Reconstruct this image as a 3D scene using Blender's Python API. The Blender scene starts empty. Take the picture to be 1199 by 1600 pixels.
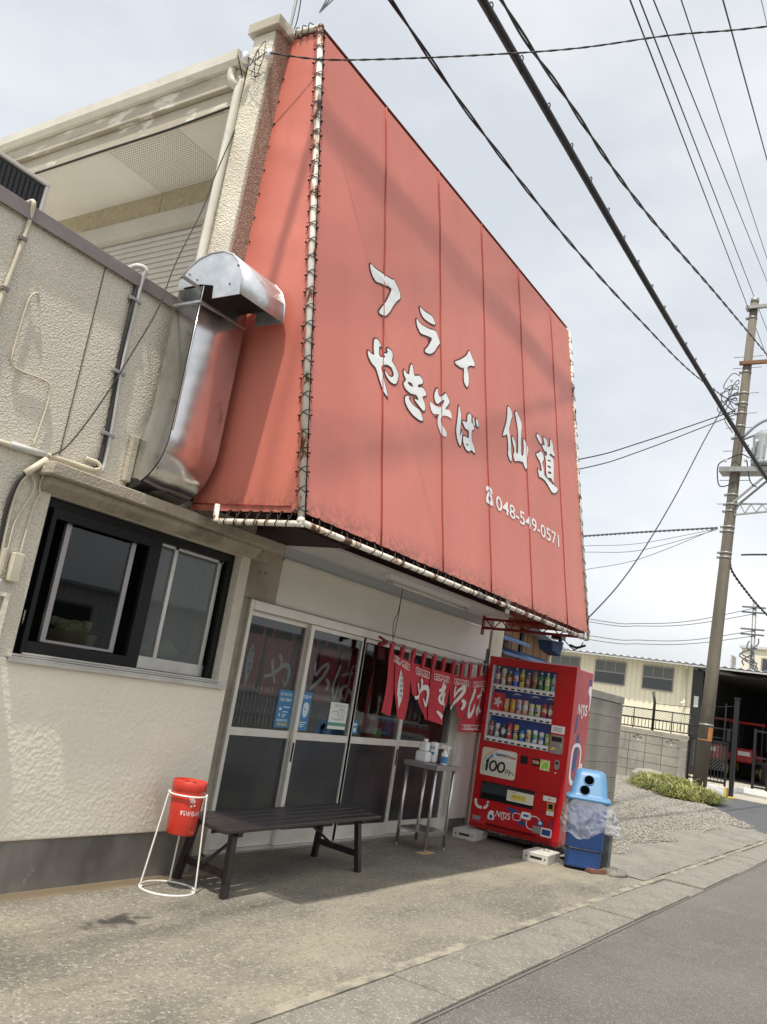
import bpy, bmesh, math, random
from mathutils import Vector, Matrix, noise
from mathutils.geometry import tessellate_polygon
random.seed(7)
SC = bpy.context.scene
COL = SC.collection
# ------------------------------------------------------------ camera
cam_d = bpy.data.cameras.new('camera')
cam = bpy.data.objects.new('camera', cam_d); COL.objects.link(cam); SC.camera = cam
R0 = [[0.5276704, -0.8347869, 0.1571458], [0.257207, -0.019296, -0.9661637], [0.809573, 0.550235, 0.2045311]]
cam.matrix_world = Matrix(((R0[0][0], -R0[1][0], -R0[2][0], 0.0),
                           (R0[0][1], -R0[1][1], -R0[2][1], 0.0),
                           (R0[0][2], -R0[1][2], -R0[2][2], 1.4),
                           (0, 0, 0, 1)))
cam_d.sensor_fit = 'VERTICAL'; cam_d.sensor_height = 36.0; cam_d.lens = 36.0 * 1328.202 / 1600.0
cam_d.clip_start = 0.05; cam_d.clip_end = 2000.0
# ------------------------------------------------------------ sky, sun, exposure
SUN = Vector((-0.372, -0.085, 0.93)).normalized()          # towards the sun
el = math.asin(SUN.z); az = math.atan2(SUN.x, SUN.y)
world = bpy.data.worlds.new('World'); SC.world = world; world.use_nodes = True
nt = world.node_tree; nt.nodes.clear()
o_ = nt.nodes.new('ShaderNodeOutputWorld'); bg = nt.nodes.new('ShaderNodeBackground')
sky = nt.nodes.new('ShaderNodeTexSky'); sky.sky_type = 'NISHITA'; sky.sun_disc = False
sky.sun_elevation = el; sky.sun_rotation = az; sky.air_density = 1.0; sky.dust_density = 4.0; sky.ozone_density = 1.0
hs = nt.nodes.new('ShaderNodeHueSaturation'); hs.inputs['Saturation'].default_value = 0.28; hs.inputs['Value'].default_value = 1.0
tc = nt.nodes.new('ShaderNodeTexCoord'); mp = nt.nodes.new('ShaderNodeMapping'); mp.inputs['Scale'].default_value = (1.0, 1.0, 2.2)
ns = nt.nodes.new('ShaderNodeTexNoise'); ns.inputs['Scale'].default_value = 1.9; ns.inputs['Detail'].default_value = 6.0; ns.inputs['Roughness'].default_value = 0.55
rp = nt.nodes.new('ShaderNodeValToRGB'); rp.color_ramp.elements[0].position = 0.40; rp.color_ramp.elements[1].position = 0.66
rp.color_ramp.elements[0].color = (0.87, 0.90, 0.93, 1); rp.color_ramp.elements[1].color = (1.16, 1.14, 1.12, 1)
mx = nt.nodes.new('ShaderNodeMix'); mx.data_type = 'RGBA'; mx.blend_type = 'MULTIPLY'; mx.inputs[0].default_value = 1.0
nt.links.new(tc.outputs['Generated'], mp.inputs['Vector']); nt.links.new(mp.outputs[0], ns.inputs['Vector']); nt.links.new(ns.outputs['Fac'], rp.inputs[0])
hz = nt.nodes.new('ShaderNodeMix'); hz.data_type = 'RGBA'; hz.inputs[0].default_value = 0.72; hz.inputs[7].default_value = (2.26, 2.33, 2.39, 1)
nt.links.new(sky.outputs[0], hs.inputs['Color']); nt.links.new(hs.outputs[0], hz.inputs[6]); nt.links.new(hz.outputs[2], mx.inputs[6]); nt.links.new(rp.outputs[0], mx.inputs[7])
nt.links.new(mx.outputs[2], bg.inputs['Color']); bg.inputs['Strength'].default_value = 0.15
nt.links.new(bg.outputs[0], o_.inputs['Surface'])
sd = bpy.data.lights.new('sun', 'SUN'); sd.energy = 2.0; sd.angle = math.radians(1.2); sd.color = (1.0, 0.94, 0.85)
so = bpy.data.objects.new('sun', sd); COL.objects.link(so); so.rotation_euler = (-SUN).to_track_quat('-Z', 'Y').to_euler()
so.location = (0, 0, 30)
SC.view_settings.view_transform = 'Standard'; SC.view_settings.look = 'None'
SC.view_settings.gamma = 1.0; SC.view_settings.use_curve_mapping = False; SC.view_settings.exposure = 1.20
SC.render.engine = 'CYCLES'
SC.cycles.max_bounces = 8; SC.cycles.transparent_max_bounces = 12
try: SC.cycles.use_denoising = True
except Exception: pass

# ------------------------------------------------------------ materials
def N(nt, t, **k):
    n = nt.nodes.new('ShaderNode' + t)
    for a, b in k.items(): setattr(n, a, b)
    return n
def mat(name, col, rough=0.6, metal=0.0, col2=None, var=None, ramp=(0.35, 0.65), dirt=None, bump=None, spec=0.5, stretch=None, spk=None, rvar=0.0, coat=0.0, trans=0.0):
    """var=(scale,detail); dirt=(colour,scale,lo,hi,stretch); bump=[(kind,scale,strength,distance)]; spk=(colour,scale,threshold)"""
    m = bpy.data.materials.new(name); m.use_nodes = True
    nt = m.node_tree; b = nt.nodes['Principled BSDF']
    b.inputs['Roughness'].default_value = rough; b.inputs['Metallic'].default_value = metal
    b.inputs['Specular IOR Level'].default_value = spec
    if coat: b.inputs['Coat Weight'].default_value = coat; b.inputs['Coat Roughness'].default_value = 0.08
    if trans: b.inputs['Transmission Weight'].default_value = trans
    tc = N(nt, 'TexCoord'); vec = tc.outputs['Object']
    rgb = N(nt, 'RGB'); rgb.outputs[0].default_value = (*col, 1); cur = rgb.outputs[0]
    def nz(scale, detail=5, st=None, rgh=0.6):
        n = N(nt, 'TexNoise'); n.inputs['Scale'].default_value = scale; n.inputs['Detail'].default_value = detail; n.inputs['Roughness'].default_value = rgh
        if st:
            q = N(nt, 'Mapping'); q.inputs['Scale'].default_value = st; nt.links.new(vec, q.inputs[0]); nt.links.new(q.outputs[0], n.inputs['Vector'])
        else: nt.links.new(vec, n.inputs['Vector'])
        return n.outputs['Fac']
    def mixc(fac, a, c):
        x = N(nt, 'Mix', data_type='RGBA'); nt.links.new(fac, x.inputs[0]); nt.links.new(a, x.inputs[6])
        if isinstance(c, tuple): x.inputs[7].default_value = (*c, 1)
        else: nt.links.new(c, x.inputs[7])
        return x.outputs[2]
    def rmp(s, lo, hi):
        r = N(nt, 'MapRange'); r.inputs['From Min'].default_value = lo; r.inputs['From Max'].default_value = hi; nt.links.new(s, r.inputs[0]); return r.outputs[0]
    if col2 is not None:
        sc, de = var or (3, 5)
        cur = mixc(rmp(nz(sc, de, stretch), *ramp), cur, tuple(col2))
    for d in ([] if dirt is None else (dirt if isinstance(dirt, list) else [dirt])):
        dc, sc, lo, hi, st = d
        cur = mixc(rmp(nz(sc, 6, st), lo, hi), cur, tuple(dc))
    if spk:
        v = N(nt, 'TexVoronoi'); v.inputs['Scale'].default_value = spk[1]; nt.links.new(vec, v.inputs['Vector'])
        sp = N(nt, 'SeparateColor'); nt.links.new(v.outputs['Color'], sp.inputs[0])
        cur = mixc(rmp(sp.outputs[0], spk[2], min(1.0, spk[2] + .15)), cur, tuple(spk[0]))
    nt.links.new(cur, b.inputs['Base Color'])
    if rvar:
        r = N(nt, 'MapRange'); r.inputs['To Min'].default_value = max(0, rough - rvar); r.inputs['To Max'].default_value = rough + rvar
        nt.links.new(nz(6, 5), r.inputs[0]); nt.links.new(r.outputs[0], b.inputs['Roughness'])
    last = None
    for kind, sc, stg, dist in (bump or []):
        if kind == 'v':
            v = N(nt, 'TexVoronoi', feature='SMOOTH_F1'); v.inputs['Scale'].default_value = sc; v.inputs['Smoothness'].default_value = 0.4
            n2 = N(nt, 'TexNoise'); n2.inputs['Scale'].default_value = sc * .5; n2.inputs['Detail'].default_value = 4; nt.links.new(vec, n2.inputs['Vector'])
            q = N(nt, 'VectorMath', operation='MULTIPLY_ADD'); q.inputs[1].default_value = (1.1 / sc,) * 3; nt.links.new(n2.outputs['Color'], q.inputs[0]); nt.links.new(vec, q.inputs[2])
            nt.links.new(q.outputs[0], v.inputs['Vector']); h = v.outputs['Distance']
        elif kind == 'r':
            n2 = N(nt, 'TexNoise'); n2.noise_type = 'RIDGED_MULTIFRACTAL'; n2.inputs['Scale'].default_value = sc; n2.inputs['Detail'].default_value = 3; nt.links.new(vec, n2.inputs['Vector']); h = n2.outputs['Fac']
        else: h = nz(sc, 6)
        bp = N(nt, 'Bump'); bp.inputs['Strength'].default_value = stg; bp.inputs['Distance'].default_value = dist; nt.links.new(h, bp.inputs['Height'])
        if last is not None: nt.links.new(last, bp.inputs['Normal'])
        last = bp.outputs['Normal']
    if last is not None: nt.links.new(last, b.inputs['Normal'])
    return m
def glass(name, tint=(0.8, 0.85, 0.85), rough=0.0, base=0.06, op=0.0, opc=(.3, .3, .3)):
    m = bpy.data.materials.new(name); m.use_nodes = True; nt = m.node_tree; nt.nodes.clear()
    o = N(nt, 'OutputMaterial'); t = N(nt, 'BsdfTransparent'); t.inputs[0].default_value = (*tint, 1)
    g = N(nt, 'BsdfGlossy'); g.inputs['Roughness'].default_value = rough; g.inputs['Color'].default_value = (.95, .97, 1, 1)
    fr = N(nt, 'LayerWeight'); fr.inputs['Blend'].default_value = 0.5
    pw_ = N(nt, 'Math', operation='POWER'); pw_.inputs[1].default_value = 4.2; nt.links.new(fr.outputs['Facing'], pw_.inputs[0])
    ad = N(nt, 'Math', operation='MULTIPLY_ADD'); ad.inputs[1].default_value = .9; ad.inputs[2].default_value = .045 + base; nt.links.new(pw_.outputs[0], ad.inputs[0])
    x = N(nt, 'MixShader'); nt.links.new(ad.outputs[0], x.inputs[0]); nt.links.new(t.outputs[0], x.inputs[1]); nt.links.new(g.outputs[0], x.inputs[2])
    if op:
        d = N(nt, 'BsdfDiffuse'); d.inputs[0].default_value = (*opc, 1); y = N(nt, 'MixShader'); y.inputs[0].default_value = op
        nt.links.new(x.outputs[0], y.inputs[1]); nt.links.new(d.outputs[0], y.inputs[2]); nt.links.new(y.outputs[0], o.inputs[0])
    else: nt.links.new(x.outputs[0], o.inputs[0])
    return m
M = {}
M['stucco'] = mat('rough_stucco', (.71, .66, .555), .8, col2=(.64, .59, .49), var=(1.6, 6), dirt=[((.34, .30, .235), 3.0, .66, .90, (1, 1, .35))], bump=[('v', 92, .85, .009), ('n', 60, .7, .009), ('n', 200, .5, .004)])
M['stucco_low'] = mat('painted_stucco', (.80, .74, .62), .58, col2=(.73, .67, .55), var=(1.2, 5), bump=[('v', 40, .42, .007), ('n', 16, .5, .012), ('n', 90, .3, .003)])
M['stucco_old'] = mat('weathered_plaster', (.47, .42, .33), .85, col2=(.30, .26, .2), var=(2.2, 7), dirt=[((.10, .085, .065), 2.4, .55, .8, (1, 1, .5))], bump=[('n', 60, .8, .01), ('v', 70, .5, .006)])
M['spray'] = mat('pillar_spray', (.66, .61, .50), .8, col2=(.55, .50, .40), var=(3, 5), dirt=[((.32, .29, .24), 2.0, .58, .8, (1, 1, .3))], bump=[('v', 75, .8, .008), ('n', 34, .45, .010), ('n', 150, .4, .003)])
M['pebble'] = mat('pebble_dash', (.36, .25, .19), .85, col2=(.24, .16, .12), var=(60, 4), spk=((.52, .42, .34), 150, .8), bump=[('v', 110, .9, .008)])
M['sand'] = mat('sandy_edge', (.30, .27, .205), .9, col2=(.17, .155, .13), var=(7, 8), ramp=(.42, .58), bump=[('n', 80, .5, .006)])
M['plinth'] = mat('plinth_concrete', (.26, .24, .21), .8, col2=(.11, .10, .09), var=(2.0, 7), stretch=(1, 1, .6), dirt=[((.38, .36, .32), 5, .66, .74, None)], bump=[('n', 30, .3, .006)])
M['coping'] = mat('coping_metal', (.16, .13, .125), .45, .0, col2=(.22, .19, .18), var=(4, 4), dirt=[((.35, .33, .31), 6, .6, .9, None)])
M['vinyl'] = mat('red_vinyl', (.60, .185, .135), .48, col2=(.53, .15, .108), var=(.9, 5), stretch=(1, 1, .3), dirt=[((.33, .09, .06), 1.4, .66, .95, (1.5, 1.5, .25))], bump=[('n', 2.2, .12, .05), ('n', 220, .06, .002)], spec=.55)
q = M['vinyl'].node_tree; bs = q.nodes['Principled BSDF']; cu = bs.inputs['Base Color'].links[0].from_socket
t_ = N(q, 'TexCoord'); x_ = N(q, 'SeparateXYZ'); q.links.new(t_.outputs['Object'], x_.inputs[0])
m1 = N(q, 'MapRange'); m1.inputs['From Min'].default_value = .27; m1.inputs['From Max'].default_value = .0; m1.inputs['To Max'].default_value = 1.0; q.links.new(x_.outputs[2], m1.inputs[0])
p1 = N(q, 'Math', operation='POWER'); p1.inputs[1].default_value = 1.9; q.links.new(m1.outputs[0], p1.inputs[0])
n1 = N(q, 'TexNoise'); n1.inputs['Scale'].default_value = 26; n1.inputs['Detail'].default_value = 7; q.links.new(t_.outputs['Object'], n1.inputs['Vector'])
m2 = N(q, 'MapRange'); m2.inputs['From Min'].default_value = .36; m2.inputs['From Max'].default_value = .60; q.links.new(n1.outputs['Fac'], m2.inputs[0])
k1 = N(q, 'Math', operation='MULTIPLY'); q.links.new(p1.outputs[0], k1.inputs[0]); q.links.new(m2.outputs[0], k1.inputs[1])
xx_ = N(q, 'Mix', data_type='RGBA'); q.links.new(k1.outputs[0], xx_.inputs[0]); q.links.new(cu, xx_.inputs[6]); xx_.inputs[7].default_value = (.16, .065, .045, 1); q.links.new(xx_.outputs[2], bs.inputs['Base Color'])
M['seam'] = mat('seam_red', (.30, .035, .022), .55)
M['inside'] = mat('banner_inside_shade', (.035, .012, .011), .8)  # red vinyl taken near black: shade inside the sign put into the colour
M['pipe'] = mat('rusty_white_pipe', (.72, .68, .60), .45, col2=(.64, .58, .48), var=(6, 4), dirt=[((.34, .17, .07), 11, .52, .58, (1, 1, .45)), ((.11, .04, .018), 11, .565, .60, (1, 1, .45))], bump=[('n', 40, .3, .004)])
M['cord'] = mat('black_cord', (.025, .022, .02), .7)
M['white_paint'] = mat('letter_white', (.80, .80, .78), .5, col2=(.70, .71, .70), var=(5, 5))
M['letter_edge'] = mat('letter_outline', (.085, .018, .015), .6)
M['galv'] = mat('galvanized_sheet', (.72, .72, .715), .17, 1.0, col2=(.56, .555, .545), var=(2.5, 7), ramp=(.45, .6), dirt=[((.16, .12, .085), 3.4, .62, .74, (1, 1, .45)), ((.05, .04, .032), 7, .68, .74, None)], rvar=.07)
M['galv_dull'] = mat('hood_sheet', (.80, .81, .81), .36, .85, col2=(.58, .6, .62), var=(5, 5), dirt=[((.22, .16, .12), 6, .66, .82, None)], bump=[('n', 9, .14, .03)], rvar=.08)
M['soot'] = mat('soot', (.012, .011, .010), .6)
M['alu'] = mat('aluminium', (.62, .60, .56), .35, .75, col2=(.5, .48, .45), var=(5, 4))
M['alu_door'] = mat('door_aluminium', (.80, .77, .70), .38, .25, col2=(.70, .66, .58), var=(4, 4), dirt=[((.4, .36, .3), 8, .68, .9, None)])
M['bronze'] = mat('dark_sash', (.005, .005, .0055), .45, spec=.3)
M['plastic_grey'] = mat('grey_plastic', (.50, .49, .46), .5)
M['ivory'] = mat('ivory_plastic', (.62, .57, .44), .5, col2=(.5, .45, .34), var=(7, 4))
M['siding'] = mat('tan_siding', (.45, .395, .28), .75, col2=(.36, .315, .22), var=(22, 6), bump=[('n', 50, .5, .006)])
M['soffit'] = mat('soffit_white', (.74, .72, .67), .7, col2=(.68, .66, .61), var=(2, 4))
M['fascia'] = mat('fascia_paint', (.46, .42, .33), .6, col2=(.34, .30, .23), var=(3, 6), stretch=(1, .4, 2), dirt=[((.62, .58, .50), 7, .56, .60, (1, .35, 1)), ((.20, .16, .12), 4, .55, .78, (1, .4, 1))])
M['gutter'] = mat('gutter_plastic', (.56, .53, .45), .45, col2=(.64, .61, .53), var=(3, 6), dirt=[((.30, .24, .17), 5, .60, .78, (1, .4, 1))])
M['shutter'] = mat('shutter_metal', (.47, .44, .39), .45, .1, col2=(.41, .385, .34), var=(2, 4))
M['panel'] = mat('white_board', (.78, .75, .68), .55, col2=(.72, .69, .62), var=(2, 6), dirt=[((.40, .36, .29), 3, .68, .9, (1, 1, .4))])
M['beam'] = mat('grey_beam', (.42, .44, .46), .6)
M['ceiling'] = mat('canopy_soffit', (.78, .78, .76), .6, col2=(.68, .68, .67), var=(2, 5))
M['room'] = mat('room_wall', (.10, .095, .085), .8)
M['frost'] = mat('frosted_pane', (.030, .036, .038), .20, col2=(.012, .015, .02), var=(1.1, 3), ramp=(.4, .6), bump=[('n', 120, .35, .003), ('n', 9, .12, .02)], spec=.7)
M['glass'] = glass('door_glass', (.80, .83, .83), .0, .0)
M['glass_dk'] = glass('dark_window_glass', (.55, .57, .56), .0, -.01)
M['glass_win'] = glass('window_glass', (.60, .65, .65), .03, .0, .26, (.30, .32, .31))
M['glass_vm'] = glass('clear_cover', (.92, .94, .96), .0, .0)
M['glass_dark'] = mat('far_glass', (.05, .055, .06), .12)
M['cloth'] = mat('red_cloth', (.58, .052, .07), .85, col2=(.50, .04, .056), var=(3, 4), bump=[('n', 300, .2, .001)])
M['cloth_mark'] = mat('cloth_white', (.80, .77, .74), .85)
M['ink'] = mat('black_ink', (.02, .018, .018), .6)
M['cloth_dim'] = mat('dimmed_mark', (.42, .38, .37), .9)  # white lettering greyed in colour for the dim room
M['dark_cloth'] = mat('indoor_cloth', (.22, .016, .022), .85)  # curtain red darkened in colour for the dim room behind the glass
M['bench'] = mat('bench_brown', (.036, .027, .026), .40, col2=(.022, .016, .0155), var=(2, 6), stretch=(.4, 6, 6), bump=[('n', 60, .15, .003)])
M['bench_dark'] = mat('bench_frame', (.022, .015, .014), .4)
M['can_red'] = mat('ashcan_red', (.58, .035, .018), .38, col2=(.5, .03, .015), var=(5, 4), coat=.3)
M['wire_white'] = mat('white_wire', (.78, .75, .68), .45)
M['white'] = mat('white_plastic', (.80, .80, .78), .45)
M['steel'] = mat('table_steel', (.62, .60, .57), .3, .9, col2=(.5, .48, .46), var=(6, 4))
M['steel_dull'] = mat('table_top_steel', (.36, .33, .33), .35, .6)
M['wood'] = mat('wood_shim', (.50, .33, .15), .7)
M['vm_red'] = mat('machine_red', (.52, .010, .014), .28, col2=(.46, .009, .012), var=(3, 4), coat=.25)
M['vm_dred'] = mat('machine_dark_red', (.30, .006, .009), .35)
M['vm_side'] = mat('machine_side_red', (.46, .020, .028), .25, coat=.3)
M['vm_blue'] = mat('print_blue', (.03, .07, .25), .35)
M['vm_back'] = mat('display_blue', (.015, .085, .32), .5)
M['vm_white'] = mat('display_white', (.80, .80, .80), .4)
M['black'] = mat('black_plastic', (.012, .012, .013), .35)
M['grey'] = mat('mid_grey', (.26, .26, .26), .5)
M['sticker'] = mat('cream_sticker', (.74, .70, .58), .5)
M['conc_block'] = mat('concrete_weight', (.55, .53, .48), .8, col2=(.42, .40, .36), var=(7, 6), bump=[('n', 60, .4, .004)])
M['bin_lid'] = mat('bin_light_blue', (.075, .20, .37), .45, col2=(.09, .225, .39), var=(3, 4), spec=.5)
M['bin_body'] = mat('bin_dark_blue', (.020, .075, .27), .42, col2=(.026, .09, .30), var=(3, 4))
M['bag'] = glass('clear_bag', (.95, .955, .96), .18, .03, .20, (.80, .82, .84))
M['brick'] = mat('old_brick', (.23, .10, .065), .85, col2=(.15, .07, .05), var=(20, 5), bump=[('n', 70, .6, .005)])
M['post'] = mat('angle_post', (.16, .17, .16), .6, col2=(.06, .06, .06), var=(6, 5))
M['paper'] = mat('poster_paper', (.76, .76, .72), .5)
M['poster_blue'] = mat('poster_blue', (.045, .20, .42), .45)
M['poster_pale'] = mat('poster_pale', (.62, .74, .78), .45)
M['poster_yel'] = mat('poster_yellow', (.75, .62, .12), .45)
M['poster_green'] = mat('poster_green', (.10, .30, .22), .45)
# ground
M['apron'] = mat('worn_concrete', (.225, .202, .158), .88, col2=(.135, .122, .099), var=(1.3, 10), ramp=(.34, .62), dirt=[((.31, .275, .19), .8, .50, .72, (.5, 1.8, 1)), ((.078, .073, .064), .9, .60, .74, None), ((.30, .275, .22), 30, .53, .68, None), ((.07, .065, .057), 44, .56, .70, None), ((.33, .305, .25), 110, .59, .70, None)], spk=((.38, .355, .295), 110, .93), bump=[('n', 70, .6, .010), ('v', 130, .35, .005)])
q = M['apron'].node_tree; bs = q.nodes['Principled BSDF']
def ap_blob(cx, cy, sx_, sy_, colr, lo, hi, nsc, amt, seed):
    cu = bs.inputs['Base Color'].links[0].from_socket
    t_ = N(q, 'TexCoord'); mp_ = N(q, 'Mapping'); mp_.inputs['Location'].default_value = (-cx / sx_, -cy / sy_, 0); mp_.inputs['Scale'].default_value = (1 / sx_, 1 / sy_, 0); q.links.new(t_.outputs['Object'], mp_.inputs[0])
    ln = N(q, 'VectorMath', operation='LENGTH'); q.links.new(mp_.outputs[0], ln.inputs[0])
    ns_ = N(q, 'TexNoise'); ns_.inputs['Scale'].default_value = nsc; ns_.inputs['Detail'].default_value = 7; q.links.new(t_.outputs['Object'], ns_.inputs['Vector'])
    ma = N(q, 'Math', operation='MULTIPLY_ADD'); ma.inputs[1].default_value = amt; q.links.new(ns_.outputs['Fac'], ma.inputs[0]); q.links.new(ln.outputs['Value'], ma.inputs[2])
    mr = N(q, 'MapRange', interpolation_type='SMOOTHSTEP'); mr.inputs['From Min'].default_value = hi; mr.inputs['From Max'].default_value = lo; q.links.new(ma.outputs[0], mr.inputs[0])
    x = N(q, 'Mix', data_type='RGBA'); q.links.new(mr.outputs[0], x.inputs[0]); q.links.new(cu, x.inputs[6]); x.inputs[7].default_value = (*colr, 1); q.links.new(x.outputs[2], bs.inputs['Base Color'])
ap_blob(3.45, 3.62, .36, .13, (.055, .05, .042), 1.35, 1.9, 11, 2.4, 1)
ap_blob(3.75, 4.22, 1.3, .11, (.25, .19, .115), 1.5, 2.2, 6, 2.0, 2)
M['gutter_conc'] = mat('gutter_concrete', (.215, .20, .168), .88, col2=(.14, .131, .112), var=(2.2, 9), dirt=[((.30, .275, .22), 30, .55, .68, None), ((.075, .07, .062), 3, .62, .82, None), ((.07, .065, .06), 70, .60, .68, None)], spk=((.38, .36, .31), 150, .9), bump=[('n', 100, .5, .006)])
M['asphalt'] = mat('old_asphalt', (.138, .127, .114), .88, col2=(.102, .095, .087), var=(1.2, 7), dirt=[((.20, .185, .165), 2.0, .58, .9, None), ((.26, .245, .22), 85, .60, .68, None), ((.06, .057, .054), 60, .60, .70, None)], spk=((.32, .30, .27), 190, .88), bump=[('v', 150, .7, .008), ('n', 60, .4, .005)])
M['asphalt_new'] = mat('dark_asphalt', (.085, .088, .09), .85, col2=(.065, .067, .07), var=(2, 5), bump=[('v', 120, .5, .006)])
M['yard'] = mat('yard_concrete', (.40, .36, .29), .85, col2=(.33, .30, .25), var=(.6, 5))
M['land'] = mat('land', (.17, .16, .13), .9, col2=(.12, .13, .08), var=(.3, 6))
M['gravel_bed'] = mat('gravel_bed', (.22, .205, .175), .9, col2=(.13, .12, .105), var=(40, 6), spk=((.48, .46, .41), 45, .72), bump=[('v', 42, 1, .03)])
M['stone'] = mat('gravel_stone', (.33, .305, .26), .85, col2=(.17, .16, .14), var=(38, 3), ramp=(.44, .56), dirt=[((.50, .47, .41), 60, .62, .66, None)])
M['grass'] = mat('yellow_grass', (.22, .225, .05), .7, col2=(.12, .15, .03), var=(2.2, 5), ramp=(.42, .58), dirt=[((.42, .36, .15), 7, .54, .64, None), ((.055, .075, .018), 3, .60, .70, None)])
M['straw'] = mat('dry_straw', (.46, .40, .20), .8)
M['block'] = mat('block_wall', (.33, .31, .265), .85, col2=(.23, .215, .185), var=(1.6, 7), dirt=[((.10, .095, .085), 1.8, .60, .85, (1, 1, .4))], bump=[('n', 40, .3, .005)])
M['joint'] = mat('mortar', (.14, .13, .115), .9)
M['cream'] = mat('cream_wall', (.72, .68, .53), .6, col2=(.68, .64, .49), var=(.5, 4))
M['roof_sheet'] = mat('roof_sheet', (.46, .50, .55), .5, .2)
M['black_metal'] = mat('black_gate', (.014, .014, .015), .4)
M['dark_room'] = mat('garage_dark', (.02, .019, .018), .9)
M['red_machine'] = mat('farm_red', (.42, .02, .018), .4)
M['pole'] = mat('pole_concrete', (.185, .162, .125), .88, col2=(.12, .103, .08), var=(.8, 6), stretch=(3, 3, .5), dirt=[((.38, .35, .29), 2.0, .62, .8, (2, 2, .4))])
M['orange'] = mat('orange_band', (.55, .21, .05), .6, col2=(.4, .17, .06), var=(5, 5))
M['galv_band'] = mat('pole_band', (.30, .30, .29), .55, .5)
M['rust'] = mat('rust_brown', (.20, .10, .05), .8)
M['trafo'] = mat('transformer_grey', (.27, .295, .30), .5)
M['wire'] = mat('black_wire', (.012, .012, .013), .6)
M['wire_far'] = mat('grey_wire', (.10, .11, .12), .7)
M['wood_wall'] = mat('brown_siding', (.27, .145, .065), .7, col2=(.20, .10, .045), var=(2, 5), stretch=(8, 8, .5))
M['blue_tin'] = mat('blue_tin', (.045, .085, .19), .5)
M['lamp_blue'] = mat('lamp_blue', (.014, .05, .12), .45)
M['truss_red'] = mat('truss_red', (.26, .012, .014), .5)
M['tube_white'] = mat('tube_glass', (.75, .75, .73), .3)
M['cabbage'] = mat('cabbage', (.70, .74, .36), .7, col2=(.80, .80, .52), var=(14, 4))
M['bowl'] = mat('beige_bowl', (.72, .58, .36), .5)
M['bowl_dark'] = mat('dark_bowl', (.06, .065, .08), .4)
M['facing'] = mat('grey_facing', (.52, .53, .54), .5)
M['hole_black'] = mat('hole_black', (.002, .002, .002), 1.0, spec=0.0)
M['siding_pale'] = mat('pale_siding', (.74, .75, .75), .5)
M['win_grey'] = mat('hazy_pane', (.10, .105, .10), .2)
M['yellow'] = mat('yellow_paint', (.62, .44, .06), .6)

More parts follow.
